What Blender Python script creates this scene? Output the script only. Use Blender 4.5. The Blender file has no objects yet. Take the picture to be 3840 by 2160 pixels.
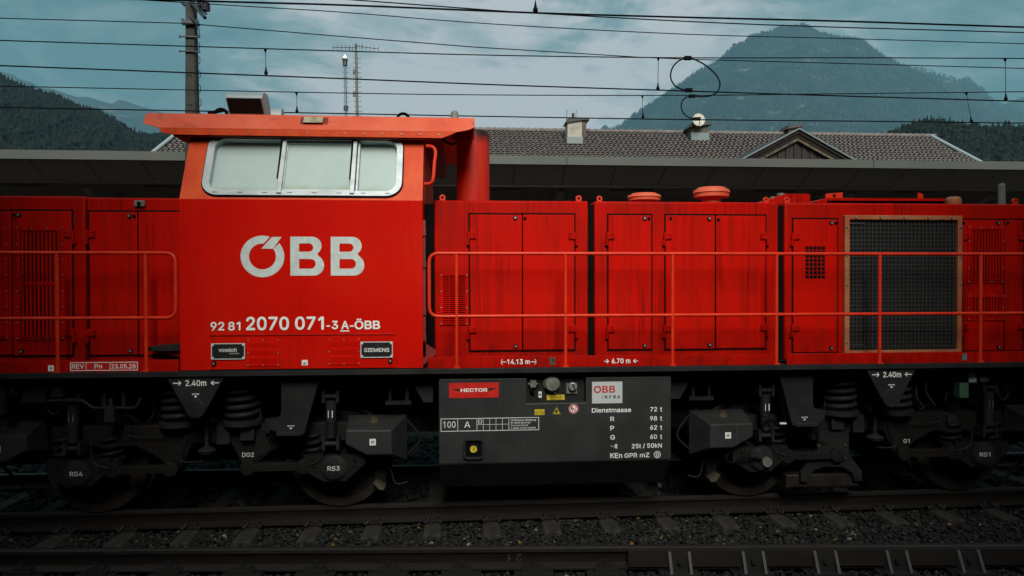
import bpy, math, random
from mathutils import Vector, Matrix
random.seed(7)
S = bpy.context.scene
COL = S.collection
R = math.radians

# ------------------------------------------------------------------ camera, sky, sun, exposure
FPX = 2625.6                                   # focal length in pixels of the 3840 wide photograph
CAM = Vector((-0.9277, -8.1114, 2.3179))
YAW, PITCH, ROLL = 0.0754, -0.0098, 0.0017
fw = Vector((math.sin(YAW)*math.cos(PITCH), math.cos(YAW)*math.cos(PITCH), math.sin(PITCH)))
rt0 = Vector((math.cos(YAW), -math.sin(YAW), 0)); dn0 = fw.cross(rt0)
rt = math.cos(ROLL)*rt0 + math.sin(ROLL)*dn0
dn = -math.sin(ROLL)*rt0 + math.cos(ROLL)*dn0
cd = bpy.data.cameras.new('camera'); cam = bpy.data.objects.new('camera', cd); COL.objects.link(cam)
m = Matrix((rt, -dn, -fw)).transposed().to_4x4(); m.translation = CAM; cam.matrix_world = m
cd.sensor_width = 36; cd.lens = 36*FPX/3840; cd.clip_start = .05; cd.clip_end = 60000
S.camera = cam

SUN_EL, SUN_AZ = R(38), R(0)                   # sun stands behind the photographer
w = bpy.data.worlds.new("World"); S.world = w; w.use_nodes = True
nt = w.node_tree; nt.nodes.clear(); N = nt.nodes.new; L = nt.links.new
out = N('ShaderNodeOutputWorld'); bg = N('ShaderNodeBackground'); bg.inputs['Strength'].default_value = .1
L(bg.outputs[0], out.inputs[0])
sky = N('ShaderNodeTexSky'); sky.sky_type = 'NISHITA'; sky.sun_disc = False
sky.sun_elevation = SUN_EL; sky.sun_rotation = R(180)+SUN_AZ; sky.dust_density = 4
tc = N('ShaderNodeTexCoord')
def wmath(op, a, b=None, c=None):
    n = N('ShaderNodeMath'); n.operation = op
    for i, v in enumerate((a, b, c)):
        if v is None: continue
        if isinstance(v, (int, float)): n.inputs[i].default_value = v
        else: L(v, n.inputs[i])
    return n.outputs[0]
def wmap(v, a, b, c, d, smooth=True):
    n = N('ShaderNodeMapRange'); n.interpolation_type = 'SMOOTHSTEP' if smooth else 'LINEAR'; L(v, n.inputs[0])
    for i, q in enumerate((a, b, c, d)): n.inputs[i+1].default_value = q
    return n.outputs[0]
def wnoise(scale, det, mapscale):
    mp = N('ShaderNodeMapping'); mp.inputs['Scale'].default_value = mapscale; L(tc.outputs['Generated'], mp.inputs[0])
    n = N('ShaderNodeTexNoise'); n.inputs['Scale'].default_value = scale; n.inputs['Detail'].default_value = det
    n.inputs['Roughness'].default_value = .63; n.inputs['Distortion'].default_value = .6
    L(mp.outputs[0], n.inputs[0]); return n.outputs[0]
def ray(u, v): return (fw + (u-1920)/FPX*rt + (v-1080)/FPX*dn)
bright = ray(2030, 640).normalized()
dt = N('ShaderNodeVectorMath'); dt.operation = 'DOT_PRODUCT'; L(tc.outputs['Generated'], dt.inputs[0]); dt.inputs[1].default_value = bright
thin = wmap(dt.outputs['Value'], .85, .996, 0, 1)              # the cloud deck is thinnest over the valley
n1 = wnoise(3.2, 6, (1, 1, 2.2)); n2 = wnoise(8, 5, (1, 1, 2.6))
mix = wmath('ADD', wmath('MULTIPLY', wmath('SUBTRACT', n1, .5), 2.9), wmath('MULTIPLY', wmath('SUBTRACT', n2, .5), 1.7))
lev = wmath('ADD', thin, mix)
cr = N('ShaderNodeValToRGB'); L(lev, cr.inputs[0])
el = cr.color_ramp.elements; el[0].position = 0; el[0].color = (.027, .068, .07, 1); el[1].position = 1.0; el[1].color = (.235, .233, .23, 1)
e = el.new(.5); e.color = (.082, .117, .119, 1)
back = N('ShaderNodeSeparateXYZ'); L(tc.outputs['Generated'], back.inputs[0])
bk = wmap(back.outputs['Y'], .1, -.5, 0, 1)
m2 = N('ShaderNodeMix'); m2.data_type = 'RGBA'; L(bk, m2.inputs[0]); L(cr.outputs[0], m2.inputs[6]); m2.inputs[7].default_value = (.21, .225, .225, 1)
sc10 = N('ShaderNodeVectorMath'); sc10.operation = 'SCALE'; L(m2.outputs[2], sc10.inputs[0]); sc10.inputs['Scale'].default_value = 10
m3 = N('ShaderNodeMix'); m3.data_type = 'RGBA'; m3.inputs[0].default_value = .06
L(sc10.outputs[0], m3.inputs[6]); L(sky.outputs[0], m3.inputs[7]); L(m3.outputs[2], bg.inputs['Color'])

sd = bpy.data.lights.new('sun', 'SUN'); sd.energy = 1.5; sd.angle = R(28); sd.color = (1, .95, .88)
so = bpy.data.objects.new('sun', sd); COL.objects.link(so)
so.rotation_euler = (R(90)-SUN_EL, 0, SUN_AZ)
so.location = (0, -30, 30)
vs = S.view_settings; vs.view_transform = 'Standard'; vs.look = 'None'; vs.exposure = 1.62; vs.gamma = 1
S.cycles.use_denoising = True
S.cycles.max_bounces = 6; S.cycles.diffuse_bounces = 3; S.cycles.glossy_bounces = 2; S.cycles.volume_bounces = 0
S.cycles.caustics_reflective = False; S.cycles.caustics_refractive = False

# ------------------------------------------------------------------ measuring: readings in the photograph -> metres on a plane of known depth
_k = .49689
CR = {'0': (0, 0, 1), '1': (0, 0, _k), '2': (1280, 0, _k), '3': (2560, 0, _k), '4': (0, 720, _k), '5': (1280, 720, _k), '6': (2560, 720, _k),
      '7': (0, 1360, .41408), '8': (800, 1360, .41408), '9': (1600, 1360, .41415), 'a': (2480, 1360, .3726), 'b': (3160, 1360, .3726),
      'w': (740, 480, .34938), 'n': (720, 880, .34513), 'r': (520, 300, .23292), 's': (1560, 400, .2623), 'm': (660, 0, .16556),
      'y': (1230, 140, .21401), 'c': (2080, 400, .24845), 'g': (2700, 400, .3882), 't': (1940, 1380, .138), 'h': (1640, 1380, .19319),
      'd': (2180, 1420, .22086), 'j': (2440, 180, .20704), 'o': (2840, 660, .3882), 'x': (0, 1800, _k), 'q': (1280, 1800, _k), 'z': (2560, 1800, _k)}
def fpx(k, x, y): a, b, c = CR[k]; return a+x*c, b+y*c
def hit(k, x, y, p0, n):
    d = ray(*fpx(k, x, y)); p0 = Vector(p0); n = Vector(n)
    return CAM + d*((p0-CAM).dot(n)/d.dot(n))
def at(k, x, y, Y): p = hit(k, x, y, (0, Y, 0), (0, 1, 0)); return p.x, p.z
def at3(k, x, y, Y): return hit(k, x, y, (0, Y, 0), (0, 1, 0))
def rc(k, x0, y0, x1, y1, Y):                  # X0, X1, Z0, Z1 of an upright rectangle
    xm, ym = (x0+x1)/2, (y0+y1)/2
    return at(k, x0, ym, Y)[0], at(k, x1, ym, Y)[0], at(k, xm, y1, Y)[1], at(k, xm, y0, Y)[1]

# ------------------------------------------------------------------ materials
def mat(name, col, rough=.6, metal=0, coat=0, spec=.5, var=0, vscale=6, stretch=(1, 1, 1), col2=None, lo=.4, hi=.65, bump=0, bscale=40,
        streak=None, streak_amt=0, extra=None, grime=None):
    M = bpy.data.materials.new(name); M.use_nodes = True
    t = M.node_tree; b = t.nodes['Principled BSDF']; n = t.nodes.new; l = t.links.new
    b.inputs['Roughness'].default_value = rough; b.inputs['Metallic'].default_value = metal
    b.inputs['Coat Weight'].default_value = coat; b.inputs['Coat Roughness'].default_value = .15
    b.inputs['Specular IOR Level'].default_value = spec
    c = (*col, 1)
    tcn = n('ShaderNodeTexCoord')
    def noise(sc, stretch, det=5):
        mp = n('ShaderNodeMapping'); mp.inputs['Scale'].default_value = stretch; l(tcn.outputs['Object'], mp.inputs[0])
        q = n('ShaderNodeTexNoise'); q.inputs['Scale'].default_value = sc; q.inputs['Detail'].default_value = det; l(mp.outputs[0], q.inputs[0]); return q.outputs[0]
    def rng(v, a, bb, c0, d):
        q = n('ShaderNodeMapRange'); l(v, q.inputs[0])
        for i, x in enumerate((a, bb, c0, d)): q.inputs[i+1].default_value = x
        return q.outputs[0]
    def mixc(f, a, bb):
        q = n('ShaderNodeMix'); q.data_type = 'RGBA'
        if isinstance(f, float): q.inputs[0].default_value = f
        else: l(f, q.inputs[0])
        for i, x in ((6, a), (7, bb)):
            if isinstance(x, tuple): q.inputs[i].default_value = x
            else: l(x, q.inputs[i])
        return q.outputs[2]
    cur = c
    if var:
        c2 = (*(col2 or tuple(x*(1-var) for x in col)), 1)
        cur = mixc(rng(noise(vscale, stretch), lo, hi, 0, 1), c, c2)
    if streak:
        cur = mixc(rng(noise(streak[3], streak[4]), streak[5], streak[6], 0, streak_amt), cur, (*streak[:3], 1))
    if grime: cur = mixc(grime_mask(n, l, tcn, noise, rng, *grime[3:]), cur, (*grime[:3], 1))
    if extra: cur = extra(n, l, tcn, noise, rng, mixc, cur)
    if isinstance(cur, tuple): b.inputs['Base Color'].default_value = cur
    else: l(cur, b.inputs['Base Color'])
    if bump:
        bp = n('ShaderNodeBump'); bp.inputs['Strength'].default_value = bump; bp.inputs['Distance'].default_value = .01
        l(noise(bscale, (1, 1, 1), 6), bp.inputs['Height']); l(bp.outputs[0], b.inputs['Normal'])
    return M
def grime_mask(n, l, tcn, noise, rng, ztop, soft, amt):   # run-off streaks in uneven patches, splash dirt with a ragged upper edge
    def op(o, a, b):
        q = n('ShaderNodeMath'); q.operation = o
        for i, v in enumerate((a, b)):
            if isinstance(v, (int, float)): q.inputs[i].default_value = v
            else: l(v, q.inputs[i])
        return q.outputs[0]
    st = op('MULTIPLY', rng(noise(1.5, (26, 26, .7), 3), .47, .64, 0, 1), rng(noise(1.3, (1.4, 1.4, .8), 2), .4, .68, 0, .85))
    s = n('ShaderNodeSeparateXYZ'); l(tcn.outputs['Object'], s.inputs[0])
    zz = op('ADD', s.outputs['Z'], op('MULTIPLY', op('SUBTRACT', noise(2.2, (3, 3, .8), 6), .5), .9))
    sp = op('MULTIPLY', rng(zz, ztop, ztop-soft, 0, 1), rng(noise(9, (2, 2, .7), 5), .3, .65, .25, 1))
    return op('MULTIPLY', op('MAXIMUM', st, sp), amt)
RED = (.47, .005, .0012)
M = {}
M['red'] = mat('red_paint', RED, .46, spec=.06, var=1, col2=(.38, .006, .0015), vscale=2.5, lo=.42, hi=.62, bump=.03, bscale=9,
               grime=(.06, .003, .003, 1.78, .45, .72))
M['reddoor'] = mat('red_door_paint', (.53, .005, .0012), .5, spec=.05, var=1, col2=(.42, .007, .0016), vscale=3, stretch=(4, 4, .5), lo=.4, hi=.7, bump=.03, bscale=9,
               grime=(.07, .003, .0035, 1.92, .55, .74))
M['redcab'] = mat('red_cab_paint', (.57, .005, .001), .46, spec=.06, var=1, col2=(.6, .01, .002), vscale=1.4, lo=.45, hi=.7, bump=.02, bscale=5,
               grime=(.14, .004, .003, 1.62, .3, .3))
M['lightened'] = mat('sky_lightened_red_paint', (.68, .078, .012), .5, spec=.25, var=1, col2=(.62, .05, .008), vscale=2, stretch=(5, 5, .6), lo=.4, hi=.65,
               streak=(.4, .05, .03, 2.4, (8, 8, .6), .6, .8), streak_amt=.5)  # extra sky light on the sloped cab side painted in as lighter orange, with streaks
M['roofpaint'] = mat('streaked_roof_paint', (.68, .125, .06), .55, spec=.3, var=1, col2=(.62, .09, .04), vscale=3, lo=.4, hi=.65,
               streak=(.32, .06, .04, 3, (2, 2, 3), .6, .72), streak_amt=.6)  # salmon base, lighter than the body red, with darker streaks
M['rail_red'] = mat('handrail_paint', (.68, .034, .006), .42, spec=.35, var=1, col2=(.58, .022, .004), vscale=6)
M['reddark'] = mat('shaded_red_paint', (.22, .012, .01), .5, var=1, col2=(.1, .01, .009), vscale=3)  # darker red, roof underside and recess shade painted into the colour
M['orange'] = mat('faded_orange_frame_paint', (.4, .155, .06), .5, var=1, col2=(.36, .09, .035), vscale=3)
M['gap'] = mat('black_seal_and_gap', (.004, .004, .004), .9, spec=.08)  # rubber seals, and black for the shadow gaps under the roof tiles
M['grey'] = mat('dark_grey_underframe_paint', (.02, .022, .022), .55, spec=.2, var=1, col2=(.012, .0135, .0135), vscale=5, bump=.05, bscale=60)
M['tank'] = mat('dark_grey_tank_paint', (.03, .0325, .0325), .5, spec=.3, var=1, col2=(.021, .0225, .0225), vscale=4, bump=.04, bscale=80,
                streak=(.075, .085, .085, 2, (10, 10, .4), .64, .8), streak_amt=.5)
M['black'] = mat('grimy_black_running_gear', (.008, .008, .0077), .65, spec=.2, var=1, col2=(.0125, .011, .0095), vscale=7, bump=.1, bscale=50)
M['void'] = mat('sooty_underframe_steel', (.009, .009, .009), .9)
M['wheel'] = mat('rusty_dark_wheel_steel', (.03, .023, .018), .5, spec=.3, metal=.2, var=1, col2=(.013, .011, .01), vscale=8, bump=.05)
M['alu'] = mat('dull_aluminium_frame', (.5, .56, .57), .42, metal=.3, var=1, col2=(.36, .42, .42), vscale=4, stretch=(1, 1, 3))
M['steel'] = mat('bare_bolt_steel', (.35, .37, .36), .4, metal=.6)
def pane_extra(n, l, tcn, noise, rng, mixc, cur):
    g = n('ShaderNodeTexCoord'); s = n('ShaderNodeSeparateXYZ'); l(g.outputs['Generated'], s.inputs[0])
    q = n('ShaderNodeMath'); q.operation = 'ADD'; l(s.outputs['Z'], q.inputs[0])
    k = n('ShaderNodeMath'); k.operation = 'MULTIPLY'; l(noise(9, (1, 1, 1)), k.inputs[0]); k.inputs[1].default_value = .16; l(k.outputs[0], q.inputs[1])
    return mixc(rng(q.outputs[0], .1, .26, .8, 0), cur, (.26, .33, .16, 1))
M['pane'] = mat('pale_film_behind_glass', (.47, .59, .56), .12, coat=.6, var=1, col2=(.41, .54, .51), vscale=2, lo=.4, hi=.6, extra=pane_extra)
M['white'] = mat('white_lettering', (.6, .69, .65), .5, var=1, col2=(.5, .58, .55), vscale=20)
M['sticker'] = mat('white_sticker', (.8, .85, .8), .5)
M['white2'] = mat('bright_white_lettering', (.86, .92, .86), .5, var=1, col2=(.74, .8, .75), vscale=20)
M['yellow'] = mat('yellow_sticker', (.7, .55, .02), .5, var=1, col2=(.5, .38, .03), vscale=30)
M['signred'] = mat('signal_red_sign', (.6, .02, .012), .4, var=1, col2=(.48, .012, .008), vscale=9)
M['logo_red'] = mat('red_print', (.5, .02, .015), .5)
M['lightgrey'] = mat('light_grey_plate', (.5, .55, .55), .5)
M['ink'] = mat('black_print', (.012, .014, .014), .5)
M['plate'] = mat('tarnished_black_nameplate', (.012, .0135, .0135), .55, spec=.2, var=1, col2=(.045, .05, .05), vscale=30, lo=.58, hi=.8)
M['plateedge'] = mat('worn_bare_metal_letters', (.62, .66, .63), .5, metal=.1)
M['lens'] = mat('dirty_lamp_lens', (.42, .4, .27), .25, coat=.5, var=1, col2=(.25, .18, .1), vscale=15)
M['cowl'] = mat('galvanised_cowl_sheet', (.36, .41, .42), .42, metal=.25)
M['cowlin'] = mat('dark_cowl_mesh', (.014, .016, .016), .9, spec=.1)
M['antenna'] = mat('grey_plastic_dome', (.17, .2, .185), .6)
M['green'] = mat('green_plastic', (.045, .11, .055), .5)
M['cap'] = mat('brass_filler_cap', (.1, .085, .055), .5, metal=.3)
M['khaki'] = mat('grey_green_valve', (.17, .19, .15), .5, var=1, col2=(.11, .12, .1), vscale=20)
M['tile'] = mat('brown_concrete_roof_tile', (.085, .074, .068), .6, spec=.3, var=1, col2=(.125, .112, .104), vscale=4, streak=(.16, .09, .06, 1.2, (1, 1, 1), .62, .8), streak_amt=.6)
M['tileguard'] = mat('dark_red_snow_guard', (.06, .03, .026), .6)
M['zinc'] = mat('zinc_flashing', (.12, .155, .16), .5, metal=.3)
M['paleedge'] = mat('pale_metal_hip_edge', (.26, .32, .335), .5, metal=.2)
M['render'] = mat('stained_lime_render', (.3, .29, .24), .9, var=1, col2=(.17, .165, .135), vscale=2.5, lo=.5, hi=.7)
def brick_extra(n, l, tcn, noise, rng, mixc, cur):
    q = n('ShaderNodeTexBrick'); q.inputs['Scale'].default_value = 6; q.inputs['Color1'].default_value = (.085, .066, .045, 1)
    q.inputs['Color2'].default_value = (.05, .04, .028, 1); q.inputs['Mortar'].default_value = (.1, .095, .08, 1)
    mp = n('ShaderNodeMapping'); mp.inputs['Rotation'].default_value = (R(90), 0, 0); l(tcn.outputs['Object'], mp.inputs[0]); l(mp.outputs[0], q.inputs[0]); return q.outputs[0]
M['brick'] = mat('weathered_chimney_brick', (.15, .12, .09), .9, extra=brick_extra)
M['slab'] = mat('dark_cap_slab', (.022, .023, .022), .7)
def plank_extra(n, l, tcn, noise, rng, mixc, cur):
    return mixc(rng(noise(14, (1, .05, .02)), .35, .6, 0, 1), (.003, .0024, .002, 1), (.015, .01, .006, 1))
M['wood'] = mat('dark_weathered_boards', (.1, .06, .035), .8, extra=plank_extra)
M['wooddark'] = mat('dark_brown_barge_board', (.009, .0066, .005), .8, spec=.2)
M['woodpale'] = mat('worn_pale_barge_trim', (.075, .057, .03), .8, var=1, col2=(.015, .01, .007), vscale=4)
M['fascia'] = mat('grey_canopy_fascia', (.088, .098, .088), .55, spec=.25, var=1, col2=(.074, .085, .076), vscale=.6)
M['soffit'] = mat('dark_brown_soffit_panel', (.42, .38, .35), .8)
M['soffit2'] = mat('black_brown_ceiling', (.3, .27, .25), .9)
M['lamp'] = mat('unlit_strip_lamp', (.25, .25, .22), .5)
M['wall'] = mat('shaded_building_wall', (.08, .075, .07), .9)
M['concrete'] = mat('stained_mast_concrete', (.034, .036, .032), .9, var=1, col2=(.016, .017, .015), vscale=2.2, bump=.15, bscale=25)
M['conc2'] = mat('sleeper_concrete', (.05, .047, .039), .9, spec=.2, var=1, col2=(.03, .028, .024), vscale=9, bump=.25, bscale=50)
M['mastmetal'] = mat('dark_galvanised_steel', (.03, .036, .04), .5, metal=.3)
M['mastblue'] = mat('blue_grey_tube_mast', (.1, .15, .17), .5)
M['mastbrown'] = mat('brown_grey_tube_mast', (.09, .085, .07), .6)
M['wire'] = mat('tarnished_copper_wire', (.004, .005, .006), .8, spec=.05)
M['porcelain'] = mat('brown_glazed_insulator', (.03, .025, .03), .2, coat=.5)
M['dish'] = mat('chalky_dish_enamel', (.45, .46, .39), .5, var=1, col2=(.36, .37, .3), vscale=9)
M['railsteel'] = mat('rusty_brown_rail', (.02, .015, .012), .6, metal=.2, var=1, col2=(.013, .011, .01), vscale=5, stretch=(.6, 4, 4), bump=.08)
M['railtop'] = mat('dull_rail_head', (.075, .07, .066), .35, metal=.6)
M['mesh'] = mat('grey_wire_mesh', (.042, .042, .04), .6)
M['clip'] = mat('rail_fastening_steel', (.022, .021, .02), .6, metal=.3)
M['blade'] = mat('pale_galvanised_brace', (.05, .05, .048), .6)
M['ground'] = mat('dark_wet_gravel', (.02, .02, .019), .95, var=1, col2=(.008, .008, .008), vscale=60, lo=.35, hi=.6, bump=.8, bscale=70)
M['stone'] = mat('dark_ballast_stone', (.07, .073, .066), .8, spec=.2)
t = M['stone'].node_tree; oi = t.nodes.new('ShaderNodeNewGeometry'); rp = t.nodes.new('ShaderNodeValToRGB')
t.links.new(oi.outputs['Random Per Island'], rp.inputs[0]); rp.color_ramp.interpolation = 'CONSTANT'
for i, (p, c) in enumerate(((0, (.012, .0128, .0118)), (.3, (.02, .0212, .0195)), (.6, (.03, .0312, .028)), (.8, (.018, .017, .0155)), (.93, (.05, .048, .04)), (.985, (.2, .2, .18)), (.994, (.22, .13, .03)))):
    q = rp.color_ramp.elements[i] if i < 2 else rp.color_ramp.elements.new(p); q.position = p; q.color = (*c, 1)
t.links.new(rp.outputs[0], t.nodes['Principled BSDF'].inputs['Base Color'])
def forest(name, a, b, rock=None, vs=.02):
    def ex(n, l, tcn, noise, rng, mixc, cur):
        if rock: cur = mixc(rng(noise(rock[3], (1, 1, 2.2)), rock[4], rock[4]+.06, 0, .8), cur, (*rock[:3], 1))
        return cur
    return mat(name, a, .95, spec=.1, var=1, col2=b, vscale=vs, lo=.35, hi=.65, extra=ex)
M['hill'] = forest('forest_floor', (.01, .016, .011), (.015, .02, .013))
M['mount'] = forest('wooded_mountain_side', (.005, .009, .01), (.024, .031, .027), (.12, .13, .125, .0045, .63), vs=.004)
M['crown'] = mat('tree_crown', (.04, .06, .03), .95, spec=.1)
t = M['crown'].node_tree; oi = t.nodes.new('ShaderNodeNewGeometry'); rp = t.nodes.new('ShaderNodeValToRGB')
t.links.new(oi.outputs['Random Per Island'], rp.inputs[0])
rp.color_ramp.elements[0].color = (.003, .006, .0055, 1); rp.color_ramp.elements[1].color = (.011, .0155, .011, 1)
t.links.new(rp.outputs[0], t.nodes['Principled BSDF'].inputs['Base Color'])

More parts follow.
